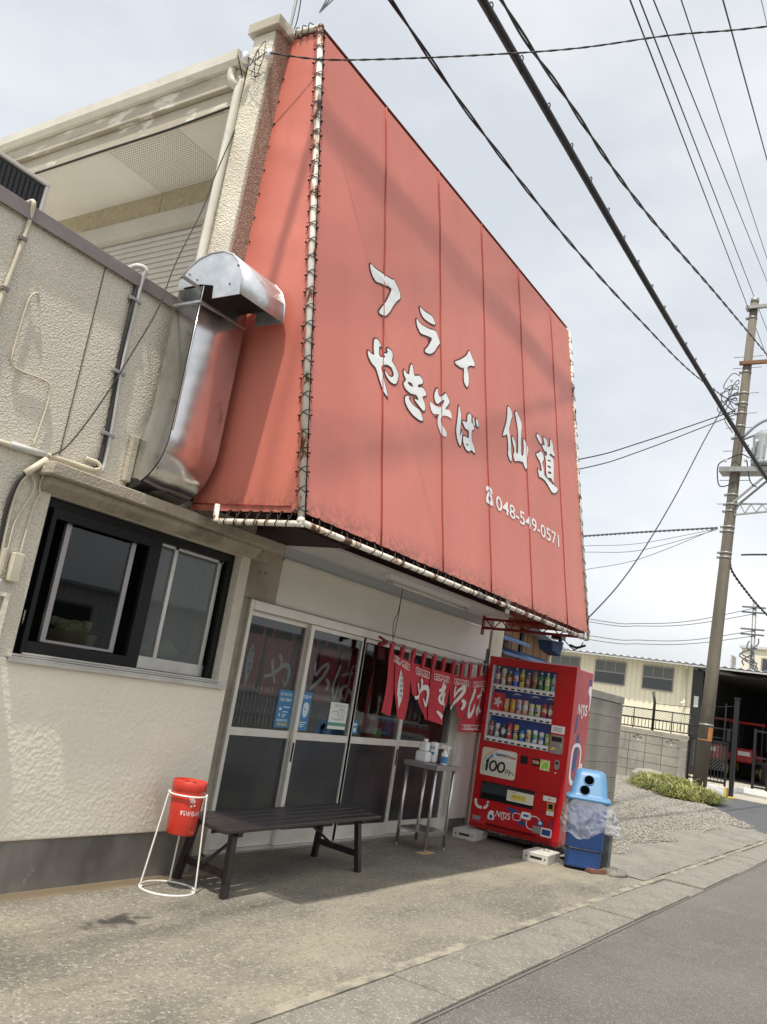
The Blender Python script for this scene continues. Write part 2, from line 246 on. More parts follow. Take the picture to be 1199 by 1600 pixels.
# ------------------------------------------------------------ mesh builder
ORG = {}
class MB:
    def __init__(s): s.v = []; s.f = []; s.mi = []; s.sm = []; s.cur = 0; s.mats = []
    def use(s, m):
        m = M[m] if isinstance(m, str) else m
        if m not in s.mats: s.mats.append(m)
        s.cur = s.mats.index(m); return s
    def add(s, vs, fs, smooth=False):
        k = len(s.v); s.v += [tuple(p) for p in vs]
        for f in fs: s.f.append(tuple(i + k for i in f)); s.mi.append(s.cur); s.sm.append(smooth)
        return s
    def box(s, a, b):
        x0, y0, z0 = a; x1, y1, z1 = b
        if x0 > x1: x0, x1 = x1, x0
        if y0 > y1: y0, y1 = y1, y0
        if z0 > z1: z0, z1 = z1, z0
        return s.add([(x0, y0, z0), (x1, y0, z0), (x1, y1, z0), (x0, y1, z0), (x0, y0, z1), (x1, y0, z1), (x1, y1, z1), (x0, y1, z1)],
                     [(0, 3, 2, 1), (4, 5, 6, 7), (0, 1, 5, 4), (1, 2, 6, 5), (2, 3, 7, 6), (3, 0, 4, 7)])
    def hexa(s, lo, hi):
        """eight corners: four low, four high, both counter-clockwise seen from above"""
        return s.add(list(lo) + list(hi), [(0, 3, 2, 1), (4, 5, 6, 7), (0, 1, 5, 4), (1, 2, 6, 5), (2, 3, 7, 6), (3, 0, 4, 7)])
    def bar(s, p, q, w, h=None, up=(0, 0, 1)):
        h = h or w; p = Vector(p); q = Vector(q); d = (q - p).normalized(); u = Vector(up)
        if abs(d.dot(u)) > .98: u = Vector((0, 1, 0))
        a = d.cross(u).normalized(); b = a.cross(d).normalized(); a = a * w / 2; b = b * h / 2
        return s.hexa([p - a - b, p + a - b, q + a - b, q - a - b], [p - a + b, p + a + b, q + a + b, q - a + b])
    def tube(s, pts, r, n=8, caps=True, taper=None):
        pts = [Vector(p) for p in pts]; k0 = len(s.v); m = len(pts)
        d0 = (pts[1] - pts[0]).normalized(); u = Vector((0, 0, 1)) if abs(d0.z) < .9 else Vector((0, 1, 0))
        a = d0.cross(u).normalized()
        for i, p in enumerate(pts):
            d = ((pts[min(i + 1, m - 1)] - pts[max(i - 1, 0)])).normalized()
            a = (a - d * a.dot(d)); a = a.normalized() if a.length > 1e-6 else d.orthogonal().normalized()
            b = d.cross(a); rr = r if taper is None else r + (taper - r) * i / (m - 1)
            for j in range(n):
                t = 2 * math.pi * j / n; s.v.append(tuple(p + a * (rr * math.cos(t)) + b * (rr * math.sin(t))))
        for i in range(m - 1):
            for j in range(n):
                s.f.append((k0 + i * n + j, k0 + i * n + (j + 1) % n, k0 + (i + 1) * n + (j + 1) % n, k0 + (i + 1) * n + j)); s.mi.append(s.cur); s.sm.append(n > 4)
        if caps:
            s.f.append(tuple(k0 + j for j in reversed(range(n)))); s.mi.append(s.cur); s.sm.append(False)
            s.f.append(tuple(k0 + (m - 1) * n + j for j in range(n))); s.mi.append(s.cur); s.sm.append(False)
        return s
    def lathe(s, prof, c=(0, 0, 0), n=20, smooth=True, cap=True):
        k0 = len(s.v); m = len(prof)
        for r, z in prof:
            for j in range(n):
                t = 2 * math.pi * j / n; s.v.append((c[0] + r * math.cos(t), c[1] + r * math.sin(t), c[2] + z))
        for i in range(m - 1):
            for j in range(n):
                s.f.append((k0 + i * n + j, k0 + i * n + (j + 1) % n, k0 + (i + 1) * n + (j + 1) % n, k0 + (i + 1) * n + j)); s.mi.append(s.cur); s.sm.append(smooth)
        if cap:
            s.f.append(tuple(k0 + j for j in reversed(range(n)))); s.mi.append(s.cur); s.sm.append(False)
            s.f.append(tuple(k0 + (m - 1) * n + j for j in range(n))); s.mi.append(s.cur); s.sm.append(False)
        return s
    def poly(s, rings, fn):
        """fill 2-D rings (outer, holes...) and map every point through fn(u, v)"""
        r3 = [[Vector((p[0], p[1], 0)) for p in r] for r in rings]
        flat = [p for r in r3 for p in r]
        tris = tessellate_polygon(r3); k = len(s.v)
        s.v += [tuple(fn(p.x, p.y)) for p in flat]
        for t in tris:
            a, b, c = (flat[i] for i in t)
            if (b - a).cross(c - a).z < 0: t = (t[0], t[2], t[1])
            s.f.append(tuple(i + k for i in t)); s.mi.append(s.cur); s.sm.append(False)
        return s
    def prism(s, ring, fn, h):
        """extrude a 2-D ring: fn(u, v, w), w from 0 to h"""
        n = len(ring)
        s.poly([ring], lambda u, v: fn(u, v, h)); s.poly([list(reversed(ring))], lambda u, v: fn(u, v, 0))
        k = len(s.v); s.v += [tuple(fn(u, v, 0)) for u, v in ring] + [tuple(fn(u, v, h)) for u, v in ring]
        for i in range(n):
            s.f.append((k + i, k + (i + 1) % n, k + n + (i + 1) % n, k + n + i)); s.mi.append(s.cur); s.sm.append(False)
        return s
    def grid(s, rows, smooth=True):
        m, n = len(rows), len(rows[0]); k = len(s.v)
        for r in rows: s.v += [tuple(p) for p in r]
        for i in range(m - 1):
            for j in range(n - 1):
                s.f.append((k + i * n + j, k + i * n + j + 1, k + (i + 1) * n + j + 1, k + (i + 1) * n + j)); s.mi.append(s.cur); s.sm.append(smooth)
        return s
    def mesh(s, name, o=(0, 0, 0)):
        me = bpy.data.meshes.new(name)
        me.from_pydata([(p[0] - o[0], p[1] - o[1], p[2] - o[2]) for p in s.v], [], s.f)
        for m in s.mats: me.materials.append(m)
        me.polygons.foreach_set('material_index', s.mi); me.polygons.foreach_set('use_smooth', s.sm)
        me.update(); return me
    def build(s, name, parent=None, m=None, kind=None, loc=None, bevel=0, solid=0, label=None, fix=True, local=False):
        if m and not s.mats: s.use(m)
        o = ORG[parent.name] if parent else Vector(loc or (0, 0, 0))
        me = s.mesh(name, (0, 0, 0) if local else o)
        if fix:
            b = bmesh.new(); b.from_mesh(me); bmesh.ops.recalc_face_normals(b, faces=b.faces); b.to_mesh(me); b.free()
        ob = bpy.data.objects.new(name, me); COL.objects.link(ob)
        if parent: ob.parent = parent
        else: ob.location = o
        ORG[ob.name] = Vector(o)
        if kind: ob['kind'] = kind
        if label: ob['label'] = label
        if solid:
            q = ob.modifiers.new('solid', 'SOLIDIFY'); q.thickness = solid; q.offset = 0
        if bevel:
            q = ob.modifiers.new('bevel', 'BEVEL'); q.width = bevel; q.segments = 2; q.limit_method = 'ANGLE'; q.angle_limit = math.radians(35)
            q.harden_normals = False
        return ob
def mb(m=None):
    b = MB()
    if m: b.use(m)
    return b
def tag(o, label, cat, group=None):
    o['label'] = label; o['category'] = cat
    if group: o['group'] = group
    return o
def thing(name, label, cat, loc=(0, 0, 0), group=None):
    o = bpy.data.objects.new(name, None); COL.objects.link(o); o.location = loc; o.empty_display_size = .1
    ORG[o.name] = Vector(loc); return tag(o, label, cat, group)
def struct(name, b, loc=(0, 0, 0)):
    return b.build(name, kind='structure', loc=loc)
def clone(o, parent, loc):
    c = o.copy(); COL.objects.link(c); c.parent = parent; c.location = loc; ORG[c.name] = ORG.get(parent.name, Vector()) + Vector(loc) if parent else Vector(loc); return c
def lerp(a, b, t): return a + (b - a) * t
def chaikin(pts, k=1, closed=True):
    for _ in range(k):
        q = []; n = len(pts)
        for i in range(n if closed else n - 1):
            a = pts[i]; b = pts[(i + 1) % n]
            q += [(a[0] * .8 + b[0] * .2, a[1] * .8 + b[1] * .2), (a[0] * .2 + b[0] * .8, a[1] * .2 + b[1] * .8)]
        if not closed: q = [pts[0]] + q + [pts[-1]]
        pts = q
    return pts
def grow(ring, d):
    """push a ring outwards (or in, d<0) along its normals"""
    n = len(ring); A = sum(ring[i][0] * ring[(i + 1) % n][1] - ring[(i + 1) % n][0] * ring[i][1] for i in range(n)); sg = 1 if A > 0 else -1
    out = []
    for i in range(n):
        p, q, r = ring[i - 1], ring[i], ring[(i + 1) % n]
        e1 = Vector((q[0] - p[0], q[1] - p[1])); e2 = Vector((r[0] - q[0], r[1] - q[1]))
        if e1.length < 1e-9 or e2.length < 1e-9: out.append(q); continue
        e1.normalize(); e2.normalize(); n1 = Vector((e1.y, -e1.x)) * sg; n2 = Vector((e2.y, -e2.x)) * sg; m = n1 + n2
        if m.length < .2: m = n1
        m.normalize(); k = d / max(.5, m.dot(n1)); out.append((q[0] + m.x * k, q[1] + m.y * k))
    return out
def smooth_path(pts, n=6):
    P = [Vector(p) for p in pts]; out = []
    for i in range(len(P) - 1):
        p0 = P[max(i - 1, 0)]; p1 = P[i]; p2 = P[i + 1]; p3 = P[min(i + 2, len(P) - 1)]
        for k in range(n):
            t = k / n
            out.append(.5 * ((2 * p1) + (p2 - p0) * t + (2 * p0 - 5 * p1 + 4 * p2 - p3) * t * t + (3 * p1 - p0 - 3 * p2 + p3) * t ** 3))
    out.append(P[-1]); return out
def ribbon(b, pts, w, fn, n=5):
    """brush stroke: pts (u,v), w = one width or widths per point; mapped through fn(u,v)"""
    if not isinstance(w, (list, tuple)): w = [w] * len(pts)
    P = smooth_path([(p[0], p[1], 0) for p in pts], n); W = []
    for i in range(len(w) - 1):
        for k in range(n): W.append(lerp(w[i], w[i + 1], k / n))
    W.append(w[-1]); L = []; R = []
    for i, p in enumerate(P):
        d = (P[min(i + 1, len(P) - 1)] - P[max(i - 1, 0)]); d = d.normalized() if d.length > 1e-9 else Vector((1, 0, 0)); q = Vector((-d.y, d.x, 0)) * W[i] / 2
        L.append(fn(p.x + q.x, p.y + q.y)); R.append(fn(p.x - q.x, p.y - q.y))
    return b.grid([R, L], smooth=False)
_txt = {}
def text_pts(body, size=1.0, shear=0.0, bold=0.0):
    """triangles of a word set in the built-in font"""
    c = bpy.data.curves.new('lettering', 'FONT'); c.body = body; c.size = size; c.shear = shear; c.resolution_u = 3; c.offset = bold
    o = bpy.data.objects.new('lettering', c); COL.objects.link(o); bpy.context.view_layer.update()
    me = bpy.data.meshes.new_from_object(o.evaluated_get(bpy.context.evaluated_depsgraph_get()))
    vs = [v.co.copy() for v in me.vertices]; fs = [tuple(p.vertices) for p in me.polygons]
    bpy.data.objects.remove(o); bpy.data.curves.remove(c); bpy.data.meshes.remove(me)
    return vs, fs
def put_text(b, body, fn, u, v, width, height, shear=0.0, bold=0.0, align='l'):
    """word scaled to a box: fn(u,v) gives the point in space"""
    vs, fs = text_pts(body, 1.0, shear, bold)
    if not vs: return b
    x0 = min(p.x for p in vs); x1 = max(p.x for p in vs); y0 = min(p.y for p in vs); y1 = max(p.y for p in vs)
    return b.add([fn(u + (p.x - x0) / (x1 - x0) * width, v + (p.y - y0) / (y1 - y0) * height) for p in vs], fs)
def rrect(u0, v0, u1, v1, r, n=4):
    out = []
    for cx, cy, a0 in ((u1 - r, v1 - r, 0), (u0 + r, v1 - r, 90), (u0 + r, v0 + r, 180), (u1 - r, v0 + r, 270)):
        for i in range(n + 1):
            a = math.radians(a0 + 90 * i / n); out.append((cx + r * math.cos(a), cy + r * math.sin(a)))
    return out
# ============================================================ GROUND
YW, YD = 4.245, 4.60
struct('land', mb('land').box((-300, -300, -.6), (600, 500, -.07)))
struct('road', mb('asphalt').add([(-60, -4.2, -.03), (140, -4.2, -.03), (140, 1.96, -.03), (-60, 1.96, -.03)], [(0, 1, 2, 3)]))
struct('driveway', mb('asphalt_new').add([(17.6, 1.96, -.026), (28.4, 1.96, -.026), (28.4, 6.2, -.026), (25.5, 5.6, -.026), (21.5, 4.3, -.026), (18.0, 2.7, -.026)], [(0, 1, 2, 3, 4, 5)]))
struct('yard', mb('yard').add([(28.4, -12, -.024), (90, -12, -.024), (90, 40, -.024), (28.4, 40, -.024)], [(0, 1, 2, 3)]))
b = mb('apron')
gy = [2.40, 2.6, 2.9, 3.4, 4.2, 5.4]; gz = [-.004, .0, .004, .004, .004, .004]
rows = []
for i in range(50):
    x = -6 + i * (15.3 / 49)
    rows.append([(x, y, z + .004 * noise.noise(Vector((x * 1.3, y * 1.3, 0)))) for y, z in zip(gy, gz)])
b.grid(rows); struct('apron', b)
# drain slabs along the kerb line
gs = []
slab = mb('gutter_conc'); slab.box((.002, 1.945, -.12), (.598, 2.335, -.006))
for i in range(42):
    x = -1.2 + .6 * i
    if i == 0:
        root = bpy.data.objects.new('drain', None); COL.objects.link(root); root['kind'] = 'structure'; ORG['drain'] = Vector((0, 0, 0))
        s0 = slab.build('slab', root, bevel=.006); s0.location = (x, 0, 0)
    else:
        c = clone(s0, root, (x, random.uniform(-.003, .003), random.uniform(-.004, .003))); c.rotation_euler = (random.uniform(-.004, .004), random.uniform(-.003, .003), random.uniform(-.003, .003))
mb('sand').box((-6, 2.337, -.1), (24, 2.405, -.002)).build('edge_strip', root)
mb('joint').box((-6, 1.93, -.1), (24, 2.34, -.022)).build('mortar_bed', root)
# concrete strip and gravel lot right of the shop
b = mb('gutter_conc'); rows = []
for i in range(40):
    x = 9.1 + i * .215
    rows.append([(x, y, .006 + (y - 2.4) * .03 + .012 * noise.noise(Vector((x * 2, y * 2, 3)))) for y in (2.4, 2.6, 2.85, 3.1, 3.3 + .25 * noise.noise(Vector((x * .9, 1, 1))))])
b.grid(rows); struct('concrete_strip', b)
def in_lot(x, y):
    edge = 3.12 + .28 * noise.noise(Vector((x * .9, 1, 1)))
    if x > 17.2: edge = max(edge if x < 17.6 else 0, 2.55 + (x - 17.4) * .43 + .15 * noise.noise(Vector((x * 2, 0, 0))))
    return edge < y < 9.2 and 9.35 < x < 28.2
b = mb('gravel_bed'); rows = []
for i in range(64):
    x = 9.3 + i * .3; e = 3.12 if x < 17.4 else 2.55 + (x - 17.4) * .43
    if x > 27.9: e = 6.6
    rows.append([(x, lerp(e, 9.3, k / 12), .004 + (.03 + .03 * noise.noise(Vector((x * .6, k * .4, 2)))) * min(1, k / 2)) for k in range(13)])
b.grid(rows); struct('gravel_lot', b)
b = MB(); rnd = random.Random(3)
OCT = [(1, 0, 0), (0, 1, 0), (-1, 0, 0), (0, -1, 0), (0, 0, 1), (0, 0, -1)]
OF = [(0, 1, 4), (1, 2, 4), (2, 3, 4), (3, 0, 4), (1, 0, 5), (2, 1, 5), (3, 2, 5), (0, 3, 5)]
b.use('stone'); nst = 0
while nst < 62000:
    x = 9.3 + (rnd.random() ** 1.5) * 19; y = rnd.uniform(2.9, 9.0)
    if not in_lot(x, y): continue
    if y > 6.5 and rnd.random() < .6: continue
    r = rnd.uniform(.006, .016) * (1 + (x - 9) * .045); a = rnd.random() * 6.28; ca, sa = math.cos(a), math.sin(a)
    sx, sy, sz = r * rnd.uniform(.8, 1.5), r * rnd.uniform(.7, 1.2), r * rnd.uniform(.5, .9)
    z = .03 + .02 * noise.noise(Vector((x * .6, y, 2))) + rnd.uniform(-.004, .012)
    b.add([(x + (p[0] * sx) * ca - (p[1] * sy) * sa, y + (p[0] * sx) * sa + (p[1] * sy) * ca, z + p[2] * sz + p[0] * sz * .3) for p in OCT], OF); nst += 1
b.build('gravel', kind='stuff', fix=False)

b = MB(); b.use('stone'); rg_ = random.Random(21)
for k in range(2600):
    x = rg_.uniform(2.4, 16) ; q = rg_.random()
    y = rg_.gauss(2.37, .05) if q < .45 else (rg_.gauss(1.955, .03) if q < .75 else rg_.uniform(2.42, 4.2) if x < 9 else rg_.uniform(2.42, 3.2)); z = -.006 if y < 2.34 else .010
    if y < 1.945: z = -.03
    rr_ = rg_.uniform(.0025, .007); a = rg_.random() * 6.28
    b.add([(x + rr_ * (p[0] * math.cos(a) - p[1] * .7 * math.sin(a)), y + rr_ * (p[0] * math.sin(a) + p[1] * .7 * math.cos(a)), z + rr_ * .5 + p[2] * rr_ * .6) for p in OCT], OF)
b.build('grit', kind='stuff', fix=False)

# ============================================================ SHOP BUILDING
shop = thing('shop_building', 'two storey cream stucco noodle shop with a low flat roofed wing and tall front', 'building', (3.0, YW, 0))
XR = 4.635
b = mb('stucco')
b.box((-2.0, YW, 2.19), (XR, YW + .34, 3.63)).box((-2.0, YW, 1.262), (2.895, YW + .34, 2.19)).box((4.535, YW, 1.262), (XR, YW + .34, 2.19))
b.build('upper_wall', shop)
mb('stucco_low').box((-2.0, YW - .004, .285), (XR, YW + .34, 1.262)).build('lower_wall', shop, bevel=.01)
mb('plinth').box((-2.0, YW + .018, -.2), (XR, YW + .35, .285)).build('plinth', shop)
# vertical control joint, coping, roof deck
mb('joint').box((2.879, YW - .003, 2.42), (2.886, YW + .01, 3.63)).build('wall_joint', shop)
b = mb('coping'); b.box((-2, YW - .022, 3.632), (3.44, YW + .36, 3.682)).box((-2, YW - .03, 3.60), (3.44, YW - .023, 3.684)); b.build('coping', shop, bevel=.004)
mb('conc_block').box((-2, 4.56, 3.2), (4.4, 10, 3.3)).build('roof_deck', shop)
# concrete hood over the kitchen window
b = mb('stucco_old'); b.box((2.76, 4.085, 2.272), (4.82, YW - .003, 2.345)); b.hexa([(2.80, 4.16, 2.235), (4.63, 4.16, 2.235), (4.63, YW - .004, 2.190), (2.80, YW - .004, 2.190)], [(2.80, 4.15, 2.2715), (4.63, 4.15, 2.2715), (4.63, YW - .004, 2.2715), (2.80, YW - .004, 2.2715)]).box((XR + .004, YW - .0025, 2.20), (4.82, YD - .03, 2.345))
b.build('window_hood', shop, bevel=.008)
# kitchen window: dark sash at left, bright sash at right
win = MB(); win.use('bronze')
win.box((2.899, YW + .06, 1.285), (2.95, YW + .20, 2.185)).box((2.95, YW + .06, 2.13), (4.53, YW + .20, 2.185)).box((4.48, YW + .06, 1.285), (4.53, YW + .20, 2.13))
wf = win.build('window_frame', shop, bevel=.003)
b = mb('bronze'); b.box((2.952, YW + .02, 1.30), (2.985, YW + .055, 2.13)).box((3.70, YW + .02, 1.30), (3.80, YW + .055, 2.13)).box((2.985, YW + .02, 1.30), (3.70, YW + .055, 1.365)).box((2.985, YW + .02, 2.07), (3.70, YW + .055, 2.13)); b.build('dark_sash', wf, bevel=.003)
b = mb('steel_dull'); b.box((3.10, YW + .075, 1.37), (3.135, YW + .10, 2.07)).box((3.60, YW + .075, 1.37), (3.635, YW + .10, 2.07)).box((3.135, YW + .075, 1.37), (3.60, YW + .10, 1.385)); b.build('inner_sash', wf)
b = mb('alu'); b.box((3.80, YW + .10, 1.30), (4.47, YW + .135, 1.38)).box((3.99, YW + .10, 1.38), (4.022, YW + .135, 2.13)).box((4.42, YW + .10, 1.38), (4.455, YW + .135, 2.13)).box((3.80, YW + .10, 2.11), (4.47, YW + .135, 2.13)); b.build('bright_sash', wf, bevel=.002)
mb('glass_dk').box((3.136, YW + .085, 1.386), (3.60, YW + .089, 2.07)).build('pane', wf)
mb('glass_win').box((3.803, YW + .115, 1.381), (4.42, YW + .119, 2.11)).build('pane', wf)
b = mb('alu'); b.box((2.86, YW - .035, 1.262), (4.60, YW + .06, 1.272)); b.box((2.86, YW - .035, 1.24), (4.60, YW - .028, 1.262)); b.box((2.895, YW + .0, 1.274), (4.53, YW + .2, 1.287)).box((2.95, YW - .01, 1.2875), (4.53, YW + .01, 1.299)); b.build('window_sill', wf, bevel=.002)
# kitchen inside (dark)
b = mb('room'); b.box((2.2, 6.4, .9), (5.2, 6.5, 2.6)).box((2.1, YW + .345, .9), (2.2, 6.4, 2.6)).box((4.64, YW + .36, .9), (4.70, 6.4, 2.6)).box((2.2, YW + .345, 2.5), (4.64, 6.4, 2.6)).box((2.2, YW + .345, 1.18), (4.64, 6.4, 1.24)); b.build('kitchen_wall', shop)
# recessed shop front
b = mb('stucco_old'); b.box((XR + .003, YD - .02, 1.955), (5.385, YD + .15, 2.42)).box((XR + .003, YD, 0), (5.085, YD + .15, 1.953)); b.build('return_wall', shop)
for px, pz in ((5.13, 2.17), (5.20, 2.18)): mb('galv_band').tube([(px, YD - .03, pz), (px, YD - .018, pz)], .011, 8).build('bolt', shop)
mb('panel').box((5.39, YD - .022, 1.957), (9.44, YD + .15, 2.335)).build('transom_board', shop, bevel=.004)
mb('alu_door').box((5.39, YD - .035, 2.325), (9.44, YD - .023, 2.345)).build('transom_trim', shop)
mb('beam').box((XR + .003, YD - .012, 2.347), (9.465, YD + .15, 2.60)).build('beam', shop)
mb('panel').box((8.99, YD - .01, .135), (9.465, YD + .15, 1.955)).build('side_wall', shop)
mb('plinth').box((8.99, YD + .005, -.1), (9.465, YD + .15, .133)).build('plinth', shop)
mb('bronze').box((9.40, YD - .03, 1.80), (9.468, YD - .023, 2.10)).build('gap_shade', shop)  # near-black sheet stands in for the shaded gap beside the pier
mb('spray').box((9.47, 4.56, 0), (9.79, 4.95, 2.55)).build('corner_pier', shop)
b = mb('ceiling'); b.box((5.33, 4.08, 2.45), (9.46, YD - .014, 2.47)); b.build('soffit_board', shop)
mb('inside').box((3.9, 3.86, 2.44), (5.32, YD - .014, 2.47)).build('soffit_board', shop)  # near-black board paints the shade under the open sign
b = mb('truss_red'); b.box((9.0, 3.25, 2.36), (9.03, 4.15, 2.42)); b.build('trim_board', shop)
mb('stucco').box((3.9, 4.2, 2.48), (9.2, 4.4, 5.9)).build('front_wall', shop)
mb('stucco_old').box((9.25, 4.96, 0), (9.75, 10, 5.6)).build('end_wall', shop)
# front wing wall end with its cap
pil = MB(); pil.use('spray'); pil.box((3.715, 4.153, 3.63), (3.86, 4.36, 5.965)); pil.build('wing_wall', shop, bevel=.006)
mb('pebble').box((3.735, 4.139, 3.63), (3.90, 4.1525, 5.965)).build('pebble_face', shop)
mb('fascia').box((3.675, 4.10, 5.968), (9.0, 4.40, 6.06)).build('cap_stone', shop, bevel=.008)
# upper storey side wall, shutter and eave
XS = 4.38
for y0, y1 in ((4.40, 5.876), (5.882, 9.0)): mb('siding').box((XS, y0, 5.16), (XS + .14, y1, 5.40)).build('siding_panel', shop)
mb('siding').box((XS + .005, 4.40, 3.3), (XS + .14, 9.0, 5.158)).build('side_wall_upper', shop)
b = mb('shutter'); b.prism([(0, 4.94), (-.085, 4.965), (-.085, 5.125), (0, 5.165)], lambda u, v, w: (XS + u - .002, 5.15 + w, v), 1.82); sb = b.build('shutter_box', shop, bevel=.004)
for q in (5.15, 6.90): mb('shutter').box((XS - .05, q, 3.6), (XS - .006, q + .065, 4.94)).build('shutter_rail', shop)
sl = MB(); sl.use('shutter'); sl.prism([(0, 0), (-.013, .006), (-.016, .026), (-.013, .046), (0, .052), (.006, .052), (.006, 0)], lambda u, v, w: (u, w, v), 1.68)
s0 = None
for i in range(25):
    p = (XS - .022, 5.218, 4.885 - i * .0535)
    if s0 is None:
        s0 = sl.build('slat', shop, local=True); s0.location = Vector(p) - ORG[shop.name]
    else: clone(s0, shop, Vector(p) - ORG[shop.name])
perf = mat('perforated_board', (.78, .75, .67), .7)
q = perf.node_tree; bs = q.nodes['Principled BSDF']; tcn = N(q, 'TexCoord'); sx = N(q, 'SeparateXYZ'); q.links.new(tcn.outputs['Object'], sx.inputs[0])
def _cell(o):
    f = N(q, 'Math', operation='MULTIPLY'); f.inputs[1].default_value = 1 / .024; q.links.new(o, f.inputs[0])
    g = N(q, 'Math', operation='FRACT'); q.links.new(f.outputs[0], g.inputs[0]); h = N(q, 'Math', operation='SUBTRACT'); h.inputs[1].default_value = .5; q.links.new(g.outputs[0], h.inputs[0])
    k = N(q, 'Math', operation='POWER'); k.inputs[1].default_value = 2; q.links.new(h.outputs[0], k.inputs[0]); return k.outputs[0]
ad = N(q, 'Math', operation='ADD'); q.links.new(_cell(sx.outputs[0]), ad.inputs[0]); q.links.new(_cell(sx.outputs[1]), ad.inputs[1])
lt = N(q, 'Math', operation='LESS_THAN'); lt.inputs[1].default_value = .055; q.links.new(ad.outputs[0], lt.inputs[0])
mxx = N(q, 'Mix', data_type='RGBA'); mxx.inputs[6].default_value = (.72, .70, .65, 1); mxx.inputs[7].default_value = (.10, .09, .08, 1); q.links.new(lt.outputs[0], mxx.inputs[0]); q.links.new(mxx.outputs[2], bs.inputs['Base Color'])
M['perf'] = perf
for y0, y1, mm in ((4.38, 5.055, 'soffit'), (5.06, 5.885, 'perf'), (5.89, 8.6, 'soffit')): mb(mm).box((3.73, y0, 5.402), (XS + .1, y1, 5.42)).build('eave_board', shop)
b = mb('fascia'); b.box((3.70, 4.375, 5.365), (3.728, 8.9, 5.52)); b.box((3.66, 4.375, 5.525), (3.73, 8.9, 5.66)); b.build('fascia', shop, bevel=.006)
b = mb('gutter'); b.prism([(3.715, 5.66), (3.63, 5.665), (3.60, 5.70), (3.595, 5.775), (3.61, 5.782), (3.622, 5.775), (3.63, 5.71), (3.715, 5.70)], lambda u, v, w: (u, 4.37 + w, v), 4.5); b.build('roof_gutter', shop)
b = mb('gutter'); b.tube(smooth_path([(3.65, 4.44, 5.66), (3.65, 4.44, 5.60), (3.66, 4.42, 5.55), (3.69, 4.40, 5.52), (3.695, 4.385, 5.44), (3.695, 4.385, 3.7)], 5), .032, 10); b.build('downpipe', shop)
mb('roof_sheet').hexa([(3.62, 4.38, 5.72), (9.5, 4.38, 5.72), (9.5, 9.2, 5.72), (3.62, 9.2, 5.72)], [(3.62, 4.38, 5.79), (6.5, 4.38, 6.0), (6.5, 9.2, 6.0), (3.62, 9.2, 5.79)]).build('roof', shop)
# shop room behind the doors
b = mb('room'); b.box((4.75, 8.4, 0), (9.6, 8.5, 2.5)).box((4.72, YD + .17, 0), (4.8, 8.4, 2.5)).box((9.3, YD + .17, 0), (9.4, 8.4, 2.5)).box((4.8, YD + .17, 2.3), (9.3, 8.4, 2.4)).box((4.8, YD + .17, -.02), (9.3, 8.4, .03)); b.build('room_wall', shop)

# door frame and four sliding doors
df = thing('door_frame', 'cream aluminium frame around the four sliding doors', 'door frame', (5.1, YD, 0))
b = mb('alu_door'); b.box((5.09, YD - .03, 0), (5.13, YD + .10, 1.95)); b.build('jamb', df, bevel=.003)
b = mb('alu_door'); b.box((8.90, YD - .03, 0), (8.985, YD + .10, 1.95)); b.build('jamb', df, bevel=.003)
b = mb('alu_door'); b.box((5.13, YD - .035, 1.875), (8.90, YD + .10, 1.95)); b.build('head', df, bevel=.004)
b = mb('stucco_old'); b.box((5.06, YD - .045, 1.951), (9.0, YD - .024, 1.956)); b.build('head_flashing', df)
b = mb('alu'); b.box((5.09, YD - .05, -.02), (8.985, YD + .10, .018)); b.build('track', df)
xs = [5.13, 5.985, 6.82, 7.72, 8.90]
dl = ['leftmost sliding door, with the blue notice and the indoor curtain behind it', 'second sliding door from the left, with a mask notice and a white sketch notice', 'third sliding door from the left, just left of the outdoor red curtain', 'rightmost sliding door, behind the steel table and red curtain']
for i in range(4):
    x0, x1 = xs[i] - (.02 if i else 0), xs[i + 1] + .02; yy = YD + (.005 if i in (1, 2) else .045)
    d = thing('sliding_door', dl[i] + ', cream frame', 'door', (x0, yy, .018), 'cream framed sliding doors')
    b = mb('alu_door'); b.box((x0, yy, .02), (x0 + .05, yy + .034, 1.873)).box((x1 - .05, yy, .02), (x1, yy + .034, 1.873)); b.build('stile', d, bevel=.002)
    b = mb('alu_door'); b.box((x0 + .05, yy + .001, .02), (x1 - .05, yy + .033, .14)); b.build('bottom_rail', d, bevel=.002)
    b = mb('alu_door'); b.box((x0 + .05, yy + .001, .885), (x1 - .05, yy + .033, .948)); b.build('middle_rail', d, bevel=.002)
    b = mb('alu_door'); b.box((x0 + .05, yy + .001, 1.835), (x1 - .05, yy + .033, 1.873)); b.build('top_rail', d, bevel=.002)
    mb('glass').box((x0 + .05, yy + .015, .949), (x1 - .05, yy + .019, 1.834)).build('upper_pane', d)
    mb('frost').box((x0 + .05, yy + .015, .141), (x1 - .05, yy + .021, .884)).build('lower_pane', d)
    hx = x1 - .035 if i in (0, 2) else x0 + .012
    mb('bronze').box((hx, yy - .004, .70), (hx + .022, yy - .0005, .86)).build('handle', d)

